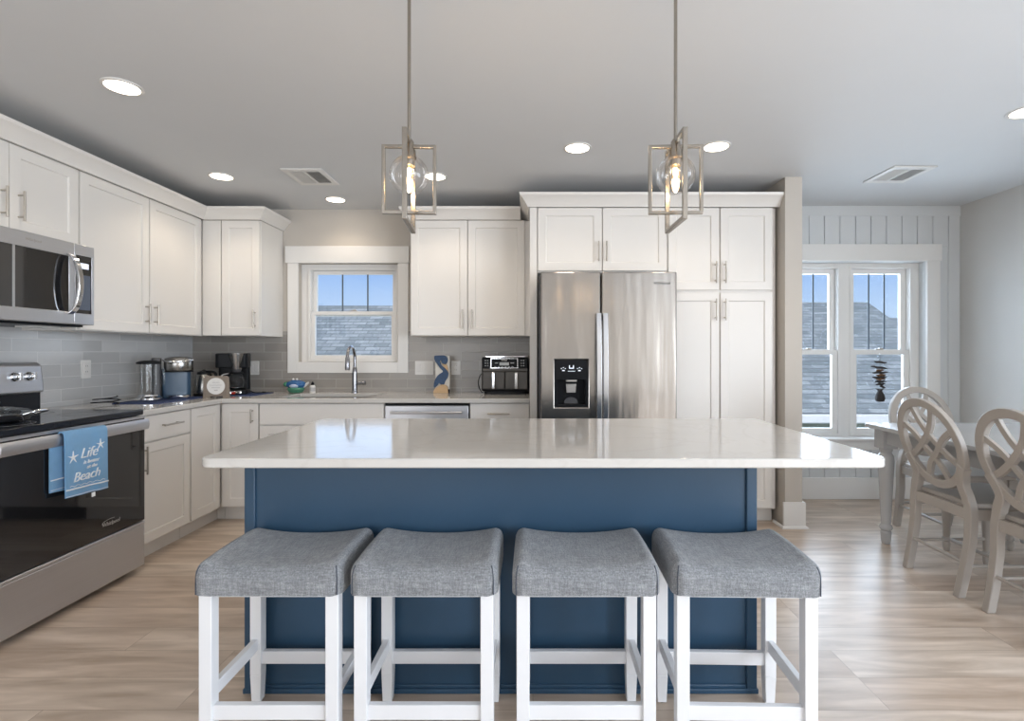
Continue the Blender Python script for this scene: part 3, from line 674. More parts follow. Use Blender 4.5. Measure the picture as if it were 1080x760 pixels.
m = MB(); m.grid([.631, .642, .742, .757], [0, .06, .375, .435], inwin((.642, .742, .06, .375)), -.04, .0, 'XZ'); ctl = m.build('control_frame', M_STEELH, r, bevel=.003)
cpn = MB().box(.641, .743, -.037, -.004, .059, .376).build('control_panel', M_BGLASS, r)
MB().box(.665, .722, -.0385, -.036, .305, .335).build('display', M_LCD, cpn)
m = MB()
for i in range(3):
    for j in range(7): m.box(.655+.028*i, .672+.028*i, -.0378, -.0365, .085+.028*j, .093+.028*j)
m.box(.650, .735, -.0372, -.0366, .08, .27); m.build('keypad', pm('button_print', (.09, .11, .15), .4), cpn, smooth=False)
text('brand_lettering', 'Whirlpool', .02, MATS['grey_silver_plastic'], dr, Matrix.Translation((.40, -.0405, .40))@FACE_CAM, .0006, .2)
m = MB(); m.box(.02, .74, .01, .39, -.012, 0); m.build('vent_grille', M_BLACK, r)
MB().box(.55, .70, .10, .2, -.02, -.012).build('task_lamp', M_WHITEP, r)

# ------------------------------------------------------------------ island
IY0, IY1 = 1.62, 2.61
r = root('kitchen_island', 'navy blue painted kitchen island cabinet under white quartz top', 'island', (-.115, 2.22, 0))
def I(m_, a, b, c, d, e_, f): return m_.box(a+.115, b+.115, c-2.22, d-2.22, e_, f)
I(MB(), -1.025, .795, 1.875, 2.56, .0, .8595).build('cabinet_body', M_NAVY, r)
for x in (-1.033, .765): I(MB(), x, x+.038, 1.865, 1.905, .0, .8595).build('corner_post', M_NAVY, r, bevel=.004)
m = MB(); I(m, -.995, .765, 1.869, 1.88, .0, .03); I(m, -1.037, .807, 1.862, 1.9, 0, .018); m.build('base_trim', M_NAVY, r, bevel=.003)
for k in range(4):
    m = MB(); x0 = .02+.455*k-.92; shaker(m, -(x0+.445), -x0, .11, .84, -.02, 0)
    o = m.build('door', M_NAVY, r, bevel=.0015); o.rotation_euler = (0, 0, PI); o.location = (0, 2.561-2.22, 0)
    pull(o, -(x0+.40), .70, .15, True, -.02)
m = MB(); m.prism(rrect(-1.048, 1.115, IY0, IY1, .045, 8), .860, CT)
tag(m.build('island_worktop', M_QUARTZ, bevel=.005, seg=3), 'large white quartz island worktop with rounded front corners', 'worktop')

# ------------------------------------------------------------------ bar stools
def make_stool(label):
    r = root('bar_stool', label, 'stool', (0, 0, 0), 0, 'grey saddle seat stools along the island')
    w, d, z0, z1 = .436, .345, .511, .587
    bm = bmesh.new(); bmesh.ops.create_cube(bm, size=1)
    for v in bm.verts: v.co = Vector((v.co.x*w, v.co.y*d, z0+(v.co.z+.5)*(z1-z0)))
    top = [e_ for e_ in bm.edges if all(v.co.z > z1-.01 for v in e_.verts) or abs(e_.verts[0].co.z-e_.verts[1].co.z) > .05]
    bmesh.ops.bevel(bm, geom=top, offset=.034, segments=6, profile=.5, affect='EDGES')
    for k in range(1, 22):
        g = bm.verts[:]+bm.edges[:]+bm.faces[:]
        bmesh.ops.bisect_plane(bm, geom=g, plane_co=(-w/2+w*k/22, 0, 0), plane_no=(1, 0, 0))
    for k in range(1, 14):
        g = bm.verts[:]+bm.edges[:]+bm.faces[:]
        bmesh.ops.bisect_plane(bm, geom=g, plane_co=(0, -d/2+d*k/14, 0), plane_no=(0, 1, 0))
    for v in bm.verts:
        f = (v.co.z-z0)/(z1-z0); u = v.co.x/(w/2); t = v.co.y/(d/2)
        v.co.z += f*(.024*abs(u)**2.2-.002 + .008*(1-t*t))
        if .15 < f < .9: v.co.y += .004*(1 if v.co.y > 0 else -1)*math.sin(PI*f)*(1 if abs(t) > .8 else 0)
        if f < .3: v.co.z += .0012*math.sin(v.co.x*160)
    m = MB(); m.bm.free(); m.bm = bm; st = m.build('seat', M_FABRIC, r)
    for sx in (-1, 1):
        m = MB(); m.tube(smoothpts([(sx*(w/2-.012), -d/2+.0035, z0+.003), (sx*(w/2-.012), -d/2+.0035, z0+.04), (sx*(w/2-.014), -d/2+.006, z1-.008), (sx*(w/2-.018), -d/2+.014, z1+.008)], 4), .0018, 6)
        m.build('corner_seam', pm('dark_seam_thread', (.07, .08, .10), .9), st)
    hx, hy, t = .205-.019, .158-.019, .019
    for sx in (-1, 1):
        for sy in (-1, 1):
            m = MB(); m.taper(sx*hx, sy*hy, .004, .10, t*.82, t*.82, t, t); m.taper(sx*hx, sy*hy, .10, z0+.002, t, t, t, t)
            lg = m.build('leg', M_STOOLW, r, bevel=.002)
            MB().lathe([(.010, 0), (.012, .004)], (sx*hx, sy*hy), 12).build('glide', M_DARKG, lg)
    for sy in (-1, 1): MB().box(-hx+t-.002, hx-t+.002, sy*hy-.010, sy*hy+.010, .134, .178).build('stretcher', M_STOOLW, r, bevel=.002)
    for sx in (-1, 1): MB().box(sx*hx-.010, sx*hx+.010, -hy+t-.002, hy-t+.002, .186, .226).build('stretcher', M_STOOLW, r, bevel=.002)
    MB().box(-.195, .195, -.15, .15, z0-.012, z0-.0005).build('seat_frame', M_STOOLW, r)
    return r
st = make_stool('grey upholstered bar stool with white legs, leftmost of the four at the island')
SYC = 1.689
st.location = (-.777, SYC, 0)
dup(st, (-.321, SYC, 0), 0, 'grey upholstered bar stool with white legs, second from the left at the island')
dup(st, (.157, SYC, 0), 0, 'grey upholstered bar stool with white legs, third from the left at the island')
dup(st, (.632, SYC-.005, 0), math.radians(-1.5), 'grey upholstered bar stool with white legs, rightmost of the four at the island')

# ------------------------------------------------------------------ dining table
TZ = .76
r = root('dining_table', 'grey painted dining table with turned legs by the right window', 'table', (2.70, 2.60, 0))
TX0, TX1, TY0, TY1 = 2.168, 3.235, 1.80, 3.42
tx = lambda a: a-2.70
ty = lambda a: a-2.60
m = MB(); m.prism(rrect(tx(TX0), tx(TX1), ty(TY0), ty(TY1), .02, 4), TZ-.028, TZ); m.build('tabletop', M_TABLE, r, bevel=.006, seg=3)
m = MB(); m.grid([tx(TX0+.06), tx(TX0+.085), tx(TX1-.085), tx(TX1-.06)], [ty(TY0+.06), ty(TY0+.085), ty(TY1-.085), ty(TY1-.06)],
    lambda u, v: not (tx(TX0+.085) < u < tx(TX1-.085) and ty(TY0+.085) < v < ty(TY1-.085)), TZ-.12, TZ-.0285, 'XY'); m.build('apron', M_TABLE, r, bevel=.002)
for lx in (TX0+.088, TX1-.088):
    for ly in (TY0+.088, TY1-.088):
        c = (tx(lx), ty(ly)); m = MB()
        m.box(c[0]-.046, c[0]+.046, c[1]-.046, c[1]+.046, TZ-.15, TZ-.0285)
        m.lathe([(.022, 0), (.027, .02), (.031, .075), (.024, .085), (.034, .095), (.037, .105), (.034, .115), (.025, .125), (.027, .14), (.042, .45), (.046, .53), (.042, .565), (.030, .58), (.036, .595), (.036, .61)], c, 20)
        m.build('leg', M_TABLE, r, bevel=.003)

# ------------------------------------------------------------------ dining chairs
def make_chair(label):
    r = root('dining_chair', label, 'chair', (0, 0, 0), 0, 'oval back chairs at the dining table')
    P = [(0, 0.0), (.12, .025), (.28, .05), (.45, .055), (.55, .045), (.70, .005), (.85, -.035), (1.0, -.08)]
    def yf(z):
        for (a, b), (c, d) in zip(P[:-1], P[1:]):
            if z <= c: t = (z-a)/(c-a); t = t; return b+(d-b)*t
        return P[-1][1]
    zc, A, B, rim, th = .738, .222, .238, .044, .030
    m = MB(); rings = []
    for k in range(48):
        t = 2*PI*k/48; c, s = math.cos(t), math.sin(t)
        xo, zo, xi, zi = A*c, zc+B*s, (A-rim)*c, zc+(B-rim)*s
        rings.append([(xo, yf(zo)-th/2, zo), (xi, yf(zi)-th/2, zi), (xi, yf(zi)+th/2, zi), (xo, yf(zo)+th/2, zo)])
    m.loft(rings, closed=True); back = m.build('backrest', M_CHAIR, r, bevel=.004)
    m = MB()
    def on(a): t = math.radians(a); return ((A-rim*.7)*math.cos(t), zc+(B-rim*.7)*math.sin(t))
    for sx in (1, -1):
        for pts in ([on(112), (-.035, zc+.10), (.03, zc+.015), (.105, zc-.055), on(-28)],
                    [on(155), (-.095, zc+.03), (-.03, zc-.05), (.03, zc-.11), on(-68)]):
            q = [(sx*p[0], p[1]) for p in pts]; q = [(v.x, v.y) for v in smoothpts([Vector((a, b)) for a, b in q], 8)]
            m.ribbon(q, .030, .018 if sx == 1 else .020, yf)
    m.build('lattice', M_CHAIR, back, bevel=.002)
    for sx in (-1, 1):
        pts = smoothpts([Vector(p) for p in ((sx*.178, .0), (sx*.181, .12), (sx*.186, .28), (sx*.188, .41), (sx*.172, .49), (sx*.152, .545), (sx*.163, .60), (sx*.188, .65))], 5)
        K = len(pts); ww = [(.036+.010*min(1, k/(K*.5))) for k in range(K)]
        MB().ribbon([(p.x, p.y) for p in pts], ww, .040, yf).build('leg', M_CHAIR, r, bevel=.004)
        m = MB(); m.lathe([(.015, 0), (.019, .02), (.021, .05), (.016, .058), (.024, .068), (.024, .078), (.017, .088), (.019, .10), (.027, .30), (.029, .345), (.022, .355), (.027, .37)], (sx*.195, .465), 16)
        m.box(sx*.195-.027, sx*.195+.027, .438, .492, .37, .439); m.build('leg', M_CHAIR, r, bevel=.002)
    poly = [(-.185, .062), (.185, .062), (.225, .28), (.240, .46), (.20, .505), (0, .515), (-.20, .505), (-.240, .46), (-.225, .28)]
    m = MB(); m.prism(poly, .4405, .468); m.build('seat', M_CHAIR, r, bevel=.009, seg=3)
    m = MB(); m.box(-.165, .165, .038, .064, .385, .440); m.box(-.17, .17, .462, .482, .385, .4395)
    for sx in (-1, 1): m.loft([[(sx*.178, .075, .385), (sx*.198, .075, .385), (sx*.198, .075, .4395), (sx*.178, .075, .4395)], [(sx*.187, .44, .385), (sx*.207, .44, .385), (sx*.207, .44, .4395), (sx*.187, .44, .4395)]])
    m.build('seat_rail', M_CHAIR, r, bevel=.002)
    for sx in (-1, 1):
        MB().tube([(sx*.183, .045, .155), (sx*.195, .45, .155)], [.009, .011][0], 10).build('stretcher', M_CHAIR, r)
    MB().tube([(-.188, .25, .155), (.188, .25, .155)], .010, 10).build('stretcher', M_CHAIR, r)
    MB().tube([(-.178, .028, .17), (.178, .028, .17)], .009, 10).build('stretcher', M_CHAIR, r)
    return r
ch = make_chair('grey oval back dining chair seen from behind, nearest to the island corner')
ch.location = (2.130, 2.785, 0); ch.rotation_euler = (0, 0, -HP)
dup(ch, (2.143, 2.275, 0), -HP, 'grey oval back dining chair cut by the right edge of the photo')
dup(ch, (2.745, 3.68, 0), PI, 'grey oval back dining chair at the far head of the table by the window')

# ------------------------------------------------------------------ pendants
def make_pendant(label):
    r = root('pendant_light', label, 'pendant light', (0, 0, 0), 0, 'open frame pendants over the island')
    Z = lambda z: 1.22+(z-1.22)*.947
    def frame(hw, z0, z1, wd, th):
        m = MB(); hwi = hw-th
        m.grid([-hw, -hwi, hwi, hw], [z0, z0+th, z1-th, z1], inwin((-hwi, hwi, z0+th, z1-th)), -wd/2, wd/2, 'XZ'); return m
    frame(.0857, Z(1.683), Z(1.915), .014, .010).build('square_frame', M_PEND, r, bevel=.001)
    o = frame(.1005, Z(1.642), Z(1.932), .0145, .011).build('square_frame', M_PEND, r, bevel=.001); o.rotation_euler = (0, 0, HP+math.radians(3.3))
    MB().tube([(0, 0, 1.885), (0, 0, 2.431)], .0055, 10).build('stem', M_PEND, r)
    MB().lathe([(.006, 2.422), (.046, 2.428), (.05, 2.434), (.05, 2.4395)], n=28).build('canopy', M_PEND, r)
    MB().lathe([(.009, Z(1.935)), (.015, Z(1.925)), (.015, Z(1.905)), (.021, Z(1.895)), (.023, Z(1.87)), (.018, Z(1.865)), (.018, Z(1.845))], n=20).build('socket', M_PEND, r)
    m = MB(); gz, gr = Z(1.815), .0615; m.lathe([(gr*math.sin(t), gz+gr*math.cos(t)) for t in [.37+(PI-.42)*k/22 for k in range(23)]], n=36, cap=False); m.build('glass_globe', M_GLOBE, r)
    bl = MB().lathe([(.011, Z(1.845)), (.013, Z(1.83)), (.016, Z(1.80)), (.016, Z(1.78)), (.011, Z(1.765)), (.004, Z(1.757))], n=16).build('bulb', M_BULB, r)
    m = MB(); m.tube([(0, 0, Z(1.838)), (0, 0, Z(1.772))], .0042, 8); m.build('filament', M_FIL, bl)
    return r
pd = make_pendant('brushed nickel open frame pendant with clear globe, left one over the island')
pd.location = (-.393, 1.657, 0); pd.rotation_euler = (0, 0, math.radians(2))
pd2 = dup(pd, (.4535, 1.657, 0), math.radians(-2.2), 'brushed nickel open frame pendant with clear globe, right one over the island')
for p in (pd, pd2):
    l = bpy.data.lights.new('pendant_bulb_light', 'POINT'); l.energy = 2.2; l.color = (1, .72, .42); l.shadow_soft_size = .02
    o = bpy.data.objects.new('pendant_bulb_light', l); COL.objects.link(o); o.location = (p.location.x, p.location.y, 1.768)
# ------------------------------------------------------------------ recessed downlights
DL = [((-1.883, 2.392), 'recessed downlight above the range side, largest at upper left'), ((-2.155, 3.608), 'recessed downlight near the left corner wall cabinets'),
      ((-1.571, 4.155), 'small recessed downlight right above the sink window'), ((-.676, 3.608), 'recessed downlight seen behind the left pendant'),
      ((.265, 3.106), 'recessed downlight between the two pendants'), ((1.085, 3.085), 'recessed downlight just right of the right pendant'),
      ((2.50, 2.637), 'recessed downlight cut by the right edge above the dining table')]
src = None
for (x, y), lb in DL:
    if src is None:
        src = root('recessed_downlight', lb, 'ceiling light', (x, y, H), 0, 'recessed ceiling downlights')
        MB().lathe([(.067, -.0005), (.083, -.0005), (.082, -.005), (.069, -.007)], n=40, cap=False).build('trim_ring', M_WHITEP, src)
        MB().lathe([(.068, -.0065), (.068, -.003)], n=40).build('lens', M_LAMP, src)
    else: dup(src, (x, y, H), 0, lb)
    l = bpy.data.lights.new('downlight_lamp', 'SPOT'); l.energy = 7 if y > 4 else 13; l.spot_size = math.radians(135); l.spot_blend = .6; l.color = (1, .84, .66); l.shadow_soft_size = .07
    o = bpy.data.objects.new('downlight_lamp', l); COL.objects.link(o); o.location = (x, y, H-.02)
# vents
def vent(label, x0, x1, y0, y1, dark_first):
    r = root('ceiling_vent', label, 'vent', ((x0+x1)/2, (y0+y1)/2, H), 0)
    w, d = (x1-x0)/2, (y1-y0)/2
    m = MB(); m.grid([-w, -w+.035, -.008, .008, w-.035, w], [-d, -d+.05, d-.05, d], lambda u, v: not (abs(v) < d-.05 and .008 < abs(u) < w-.035), -.010, -.0005, 'XY'); m.build('frame', M_WHITEP, r, bevel=.003)
    for s, dk in ((-1, dark_first), (1, not dark_first)):
        m = MB(); n = 14; a, b = (-w+.035, -.008) if s < 0 else (.008, w-.035)
        for k in range(n):
            x = a+(b-a)*(k+.5)/n; t = .0024 if not dk else -.0030
            m.loft([[(x-t, y, -.0095), (x-t+.0012, y, -.0095), (x+t+.0012, y, -.001), (x+t, y, -.001)] for y in (-d+.05, d-.05)])
        m.build('louvre', M_WHITEP, r, smooth=False)
    MB().box(-w+.03, w-.03, -d+.045, d-.045, -.0009, -.0004).build('duct_opening', M_DARK, r)
vent('white ceiling vent grille above the left counter near the sink window', -1.675, -1.40, 3.45, 3.78, False)
vent('white ceiling vent grille above the dining area', 2.36, 2.645, 3.405, 3.73, True)

# ------------------------------------------------------------------ outlets and switches
def plate(name, label, loc, rz, w, h, kind):
    r = root(name, label, 'outlet' if kind == 'outlet' else 'switch', loc, rz)
    m = MB(); m.prism_xz(rrect(-w/2, w/2, -h/2, h/2, .006, 3), -.006, -.0005); m.build('cover_plate', M_WHITEP, r, bevel=.0015)
    n = max(1, round(w/.05)) if kind == 'switch' else 1
    for k in range(n):
        c = (k-(n-1)/2)*.046
        if kind == 'switch':
            MB().box(c-.015, c+.015, -.009, -.005, -.032, .032).build('rocker', M_WHITEP, r, bevel=.002)
        else:
            m = MB(); m.box(c-.017, c+.017, -.009, -.005, -.034, .034); o = m.build('receptacle', M_WHITEP, r, bevel=.003)
            m = MB()
            for zc in (-.018, .018):
                for q in (-.007, .006): m.box(c+q, c+q+.002, -.0095, -.0088, zc-.002, zc+.006)
            m.build('slot', M_DARK, o, smooth=False)
    return r
ys = YK-.0085
plate('wall_outlet', 'white outlet on the tiled left wall beside the range', (XL+.0085, 3.375, 1.112), HP, .075, .118, 'outlet')
plate('light_switch', 'white single switch right of the black coffee maker', (-2.37, ys, 1.088), 0, .08, .118, 'switch')
plate('light_switch', 'white triple switch plate behind the pelican plaque', (-.925, ys, 1.089), 0, .155, .118, 'switch')
plate('wall_outlet', 'white outlet between pelican plaque and air fryer', (-.655, ys, 1.089), 0, .078, .118, 'outlet')

# ------------------------------------------------------------------ countertop things
# pelican plaque
r = root('pelican_plaque', 'white plaque with blue pelican on a sandy wooden base', 'ornament', (-.745, 4.26, CT))
MB().box(-.052, .065, .004, .022, 0, .305).build('board', pm('cream_board', (.72, .69, .63), .6), r, bevel=.003)
def sil(pts): return [(v.x, v.y) for v in smoothpts([Vector(p) for p in pts], 4, True)]
m = MB(); m.prism_xz(sil([(-.058, .30), (-.03, .305), (.02, .305), (.045, .292), (.05, .262), (.035, .235), (.012, .238), (.0, .25), (-.005, .27), (-.013, .26), (.0, .225), (.03, .20), (.055, .17), (.052, .13), (.03, .095), (.02, .07), (.0, .065), (-.02, .08), (-.035, .06), (-.06, .045), (-.06, .085), (-.04, .13), (-.015, .155), (.012, .175), (-.01, .20), (-.035, .235), (-.055, .265)]), -.012, .004)
m.build('pelican', M_PELI, r, bevel=.003)
m = MB(); m.prism_xz(sil([(.004, .238), (.022, .24), (.045, .225), (.053, .19), (.056, .165), (.045, .18), (.025, .205)]), -.008, .0045); m.build('beak', M_WOODL, r, bevel=.002)
m = MB(); m.prism_xz(sil([(-.063, .0), (-.055, .03), (-.03, .05), (0, .068), (.03, .065), (.05, .05), (.053, .02), (.053, .0), (.0, .0)]), -.02, .004); m.build('sand_base', M_WOODL, r, bevel=.003)
MB().box(.055, .067, -.012, .004, 0, .03).build('peg', M_BLACK, r)
# air fryer
r = root('air_fryer', 'black and stainless dual basket air fryer beside the refrigerator panel', 'air fryer', (-.218, 4.24, CT))
pm('dark_steel', (.075, .07, .065), .42, .6, var=.05)
m = MB(); m.prism(rrect(-.188, .186, -.13, .16, .035, 5), .022, .292); body = m.build('housing', M_BLACK, r, bevel=.012, seg=3)
m = MB(); m.prism(rrect(-.168, .168, -.12, .15, .03, 5), 0, .024); m.build('base', M_BLACK, r)
m = MB(); m.prism(rrect(-.180, .178, -.134, .15, .03, 5), .2925, .302); m.build('lid_trim', M_CHROME, r, bevel=.002)
MB().box(-.176, .174, -.137, -.125, .205, .284).build('control_panel', M_BLACK, r, bevel=.004)
cpa = children(r)[-1]
m = MB(); m.grid([-.114, -.110, .096, .100], [.206, .210, .280, .284], inwin((-.110, .096, .210, .280)), -.140, -.137, 'XZ'); m.build('panel_border', M_CHROME, cpa)
m = MB(); m.box(-.045, .03, -.139, -.1365, .228, .252); m.box(-.08, -.056, -.139, -.1365, .244, .25); m.box(.042, .07, -.139, -.1365, .244, .25)
for k in range(6): m.box(-.085+.027*k, -.070+.027*k, -.139, -.1365, .216, .221)
for sx in (-.145, .137):
    for i in range(2):
        for j in range(3): m.box(sx-.014+.018*i, sx-.006+.018*i, -.139, -.1365, .222+.02*j, .229+.02*j)
m.build('indicator', pm('pale_indicator', (.45, .48, .5), .4), cpa, smooth=False)
text('brand_lettering', 'NINJA', .017, M_WHITEP, cpa, Matrix.Translation((-.007, -.1375, .268))@FACE_CAM)
MB().box(-.178, .176, -.135, -.125, .182, .204).build('steel_band', MATS['dark_steel'], r, bevel=.002)
for s, a, b in ((-1, -.178, -.003), (1, -.001, .176)):
    bk = MB().box(a, b, -.142, -.12, .04, .18).build('basket', pm('dark_steel', (.10, .095, .09), .35, .8, var=.05), r, bevel=.006, seg=3)
    c = (a+b)/2; MB().box(c-.013, c+.013, -.178, -.142, .045, .175).build('handle', M_CHROME, bk, bevel=.006, seg=3)
m = MB(); m.tube(smoothpts([(-.186, .1, .17), (-.215, .05, .14), (-.225, 0, .09), (-.21, -.05, .04), (-.185, -.08, .008)], 5), .004, 8); m.build('power_cord', M_BLACK, r)
# fish dish and bottle
r = root('ceramic_fish', 'blue and green ceramic fish scrubber holder left of the sink', 'ornament', (-1.935, 4.26, CT))
def ell(m, c, a, n=20, k=12, zcut=None, pw=1):
    rings = []
    for i in range(k+1):
        t = PI*i/k; rr = max(.02, math.sin(t)); rings.append([(c[0]+a[0]*rr*math.cos(q), c[1]+a[1]*rr*math.sin(q), c[2]-a[2]*math.cos(t)) for q in [2*PI*j/n for j in range(n)]])
    m.loft(rings)
m = MB(); m.lathe([(.03, 0), (.052, .005), (.068, .03), (.06, .045)], n=28); m.build('base', M_GREEN, r)
m = MB(); ell(m, (0, 0, .068), (.082, .05, .038)); m.build('body', M_BLUE, r)
m = MB(); ell(m, (0, -.022, .06), (.045, .034, .022)); m.build('sponge', M_PALE, r)
m = MB(); ell(m, (-.075, 0, .07), (.026, .03, .022)); m.build('head', M_GREEN, r)
m = MB(); m.prism_xz(sil([(.06, .045), (.078, .05), (.105, .08), (.10, .088), (.08, .075), (.066, .06)]), -.01, .008); m.build('tail', M_WHITEP, r, bevel=.003)
for sx in (-.018, .012):
    m = MB(); ell(m, (sx, -.01, .111), (.009, .009, .009), 12, 8); m.build('eye', M_WHITEP, r)
r = root('soap_bottle', 'tiny white label bottle with black cap beside the ceramic fish', 'bottle', (-1.795, 4.25, CT))
m = MB(); m.lathe([(.020, 0), (.022, .003), (.022, .055), (.012, .064), (.010, .067)], n=20); m.build('bottle_body', M_WHITEP, r)
m = MB(); m.lathe([(.0122, .064), (.0122, .082), (.006, .085), (.006, .092)], n=16); m.build('cap', M_BLACK, r)
m = MB(); m.lathe([(.0224, .015), (.0224, .045)], n=20, cap=False); m.build('label_band', pm('grey_label', (.5, .5, .5), .6), r)
# drying mats
m = MB(); m.prism(rrect(-2.70, -2.40, 3.33, 3.85, .02), CT, CT+.005); tag(m.build('counter_mat', M_MAT), 'dark navy mat under the glass jug and steel coffee machine', 'mat')
m = MB(); m.prism(rrect(-2.50, -2.12, 3.95, 4.28, .02), CT, CT+.005); tag(m.build('counter_mat', M_MAT), 'dark navy mat under the black coffee maker', 'mat')
ZM = CT+.0055
# glass kettle/jug on steel base
r = root('glass_kettle', 'clear glass jug with black lid on a steel base at left', 'kettle', (-2.60, 3.53, ZM), HP*.35)
m = MB(); m.lathe([(.070, 0), (.078, .004), (.078, .018), (.060, .030), (.058, .04)], n=32); m.build('base', M_CHROME, r)
m = MB(); m.lathe([(.042, .04), (.044, .05), (.048, .12), (.049, .245)], n=32, cap=False); m.build('glass_body', M_JUG, r)
m = MB(); m.lathe([(.052, .245), (.070, .247), (.070, .258), (.05, .268), (.015, .27)], n=32); m.build('lid', M_BLACK, r)
m = MB(); m.tube(smoothpts([(.048, 0, .225), (.078, 0, .22), (.084, 0, .16), (.076, 0, .10), (.046, 0, .09)], 5), .008, 10); m.build('handle', M_JUG, r)
m = MB(); cpts = []
for k in range(34):
    a = k*.42; cpts.append((-2.66+.055*math.cos(a)*(1+.3*math.sin(a*.31)), 3.25+.075*math.sin(a), CT+.006+.0016*k*(1 if k < 17 else .9)))
m.tube(smoothpts(cpts, 3), .0035, 7); tag(m.build('power_cord', M_BLACK), 'coiled black power cord on the counter left of the glass jug', 'cord')
# steel coffee machine
r = root('coffee_machine', 'steel topped pod coffee machine with blue grey body on the left counter', 'coffee machine', (-2.525, 3.70, ZM), HP*.42)
m = MB(); m.prism(rrect(-.085, .085, .0, .14, .03), 0, .215); m.build('body', M_BLUEPL, r, bevel=.006)
m = MB(); m.prism(rrect(-.145, -.088, .0, .15, .02), .0, .285); m.build('water_tank', M_DARKG, r, bevel=.006)
m = MB(); m.lathe([(.085, .195), (.088, .20), (.088, .265), (.082, .283), (.05, .292), (.01, .294)], (.012, .02), 36); m.build('brew_head', M_STEEL, r)
m = MB(); m.lathe([(.089, .186), (.089, .196)], (.012, .02), 36); m.build('head_ring', M_BLACK, r)
m = MB(); m.lathe([(.062, 0), (.064, .004), (.064, .024), (.056, .028)], (.012, -.03), 32); m.build('drip_tray', M_CHROME, r)
m = MB(); m.tube(smoothpts([(-.08, 0, .27), (-.06, -.09, .262), (.03, -.098, .262), (.09, -.05, .27)], 5), .006); m.build('lid_handle', M_CHROME, r)
# steel appliance with black top, shaped as a kettle 
r = root('electric_kettle', 'small steel kettle with black lid and handle behind the wooden sign', 'kettle', (-2.50, 3.965, CT))
m = MB(); m.lathe([(.068, 0), (.070, .004), (.070, .02)], n=32); m.build('base', M_BLACK, r)
m = MB(); m.lathe([(.066, .021), (.068, .03), (.064, .10), (.052, .155), (.046, .165)], n=32); m.build('body', M_STEEL, r)
m = MB(); m.lathe([(.047, .165), (.046, .18), (.02, .19), (.008, .20)], n=24); m.build('lid', M_BLACK, r)
m = MB(); m.tube(smoothpts([(.03, -.02, .185), (.09, -.02, .18), (.105, -.02, .14), (.10, -.02, .06), (.066, -.02, .05)], 5), .010, 10); m.build('handle', M_BLACK, r)
# wooden sign
r = root('wooden_sign', 'square grey wood sign with white round label on the corner worktop', 'sign', (-2.305, 3.80, CT), math.radians(10))
m = MB(); poly = [(-.088, 0), (-.045, 0), (-.045, .012), (.045, .012), (.045, 0), (.088, 0), (.082, .145), (.068, .158), (-.068, .158), (-.082, .145)]
m.prism_xz(poly, -.010, .012); m.build('board', M_WOODG, r, bevel=.002)
m = MB(); m.prism_xz([(.060*math.cos(t), .085+.060*math.sin(t)) for t in [2*PI*k/40 for k in range(40)]], -.0125, -.0095); dk = m.build('round_label', pm('white_label', (.78, .77, .75), .6), r)
m = MB()
M_FAINT = pm('faint_grey_ink', (.50, .49, .48), .7)
for zz, hw_ in ((.112, .024), (.092, .042), (.074, .028), (.056, .012)):
    m = MB(); m.tube([(-hw_+2*hw_*k/30, -.0128, zz+.0035*math.sin(k*2.1)) for k in range(31)], .0012, 5); m.build('script_line', M_FAINT, dk)
# drip coffee maker
r = root('coffee_maker', 'black drip coffee maker with glass carafe in the back corner', 'coffee maker', (-2.345, 4.09, ZM), math.radians(20))
m = MB(); m.prism(rrect(-.105, .105, -.10, .09, .025), 0, .035); m.build('base', M_BLACK, r, bevel=.006)
m = MB(); m.prism(rrect(-.112, .105, .02, .095, .02), .035, .22); m.build('rear_column', M_BLACK, r)
m = MB(); m.prism(rrect(-.115, .108, -.085, .095, .03), .205, .318); m.build('top_housing', M_BLACK, r, bevel=.008, seg=3)
m = MB(); m.lathe([(.036, .195), (.040, .225), (.058, .30), (.060, .318)], (.028, -.055), 28); m.build('filter_basket', M_STEEL, r)
m = MB(); m.lathe([(.030, .175), (.034, .195), (.038, .206)], (.028, -.055), 24); m.build('basket_spout', M_DARKG, r)
m = MB(); m.lathe([(.050, .0365), (.064, .05), (.073, .085), (.062, .13), (.046, .155), (.050, .165)], (.022, -.045), 32, cap=False); cf = m.build('carafe', M_JUG, r)
MB().lathe([(.052, .163), (.050, .172), (.02, .174)], (.022, -.045), 28).build('carafe_lid', M_BLACK, cf)
MB().lathe([(.05, .04), (.0655, .055), (.0655, .056)], (.022, -.045), 28).build('carafe_band', M_CHROME, cf)
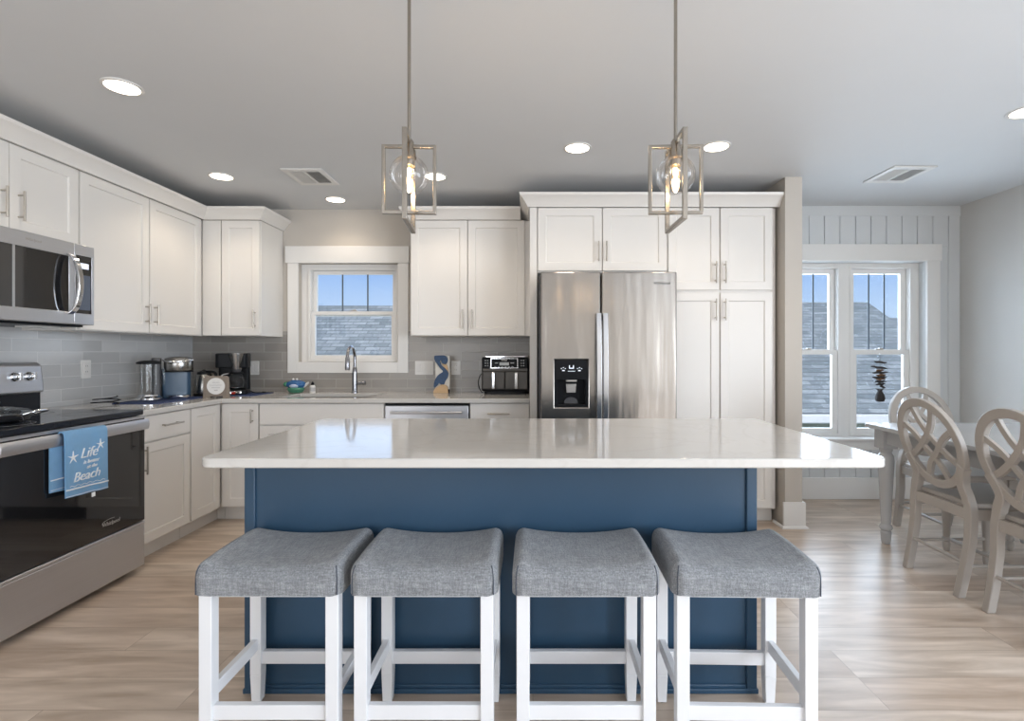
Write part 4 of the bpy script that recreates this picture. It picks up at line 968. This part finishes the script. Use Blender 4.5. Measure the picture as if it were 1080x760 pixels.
m = MB(); m.tube(smoothpts([(-.028, -.06, .16), (-.065, -.075, .15), (-.075, -.08, .10), (-.06, -.075, .06), (-.045, -.06, .07)], 5), .007, 8); m.build('carafe_handle', M_CHROME, cf)
m = MB(); m.box(-.05, .07, -.104, -.098, .008, .028); m.build('control_strip', M_CHROME, r, bevel=.002)
m = MB(); m.box(.0, .028, -.108, -.103, .006, .022); m.build('power_switch', M_RED, r, bevel=.002)
m = MB(); m.tube(smoothpts([(.10, .06, .02), (.14, .03, .004), (.19, .02, .003), (.22, .05, .003), (.19, .09, .004)], 5), .0035, 7); m.build('power_cord', M_BLACK, r)

# ------------------------------------------------------------------ hanging driftwood ornament at the dining window
r = root('driftwood_ornament', 'dark hanging driftwood ornament against the right dining window', 'ornament', (2.935, YD+.055, 1.20))
m = MB(); m.tube([(0, 0, .0), (0, 0, -.26)], .0012, 5); m.build('cord', M_DRIFT, r)
m = MB(); m.lathe_axis([(.012, 0), (.012, .006), (.006, .012)], (0, .026, .0), (0, -1, 0), 12); m.build('suction_hook', M_JUG, r)
for (z, a, b, t, br) in ((-.062, -.045, .055, -.12, 0), (-.108, -.075, .062, -.14, 0), (-.132, -.03, .03, .1, 1), (-.15, -.062, .068, .02, 0), (-.172, -.03, .05, .05, 1), (-.190, -.06, .055, .05, 0), (-.205, -.03, .045, .08, 1), (-.226, -.042, .055, .05, 0), (-.248, -.035, .045, .1, 0), (-.262, -.0, .045, -.35, 0)):
    m = MB(); pts = [(a+(b-a)*k/5, .004*math.sin(k*2+z*90), z+t*(a+(b-a)*k/5)+.003*math.sin(k*2.3+z*60)) for k in range(6)]
    m.tube(pts, [.005, .009, .011, .010, .009, .004], 8); m.build('driftwood_piece', M_DRIFTB if br else M_DRIFT, r)
m = MB(); m.lathe([(.006, -.40), (.032, -.392), (.040, -.37), (.036, -.345), (.022, -.315), (.014, -.30), (.004, -.29)], n=16)
for k in range(5): m.tube([(0, 0, -.31), (.026*(k-2)/1.4, 0, -.282)], [.008, .002], 6)
m.build('pineapple_charm', M_DRIFT, r)
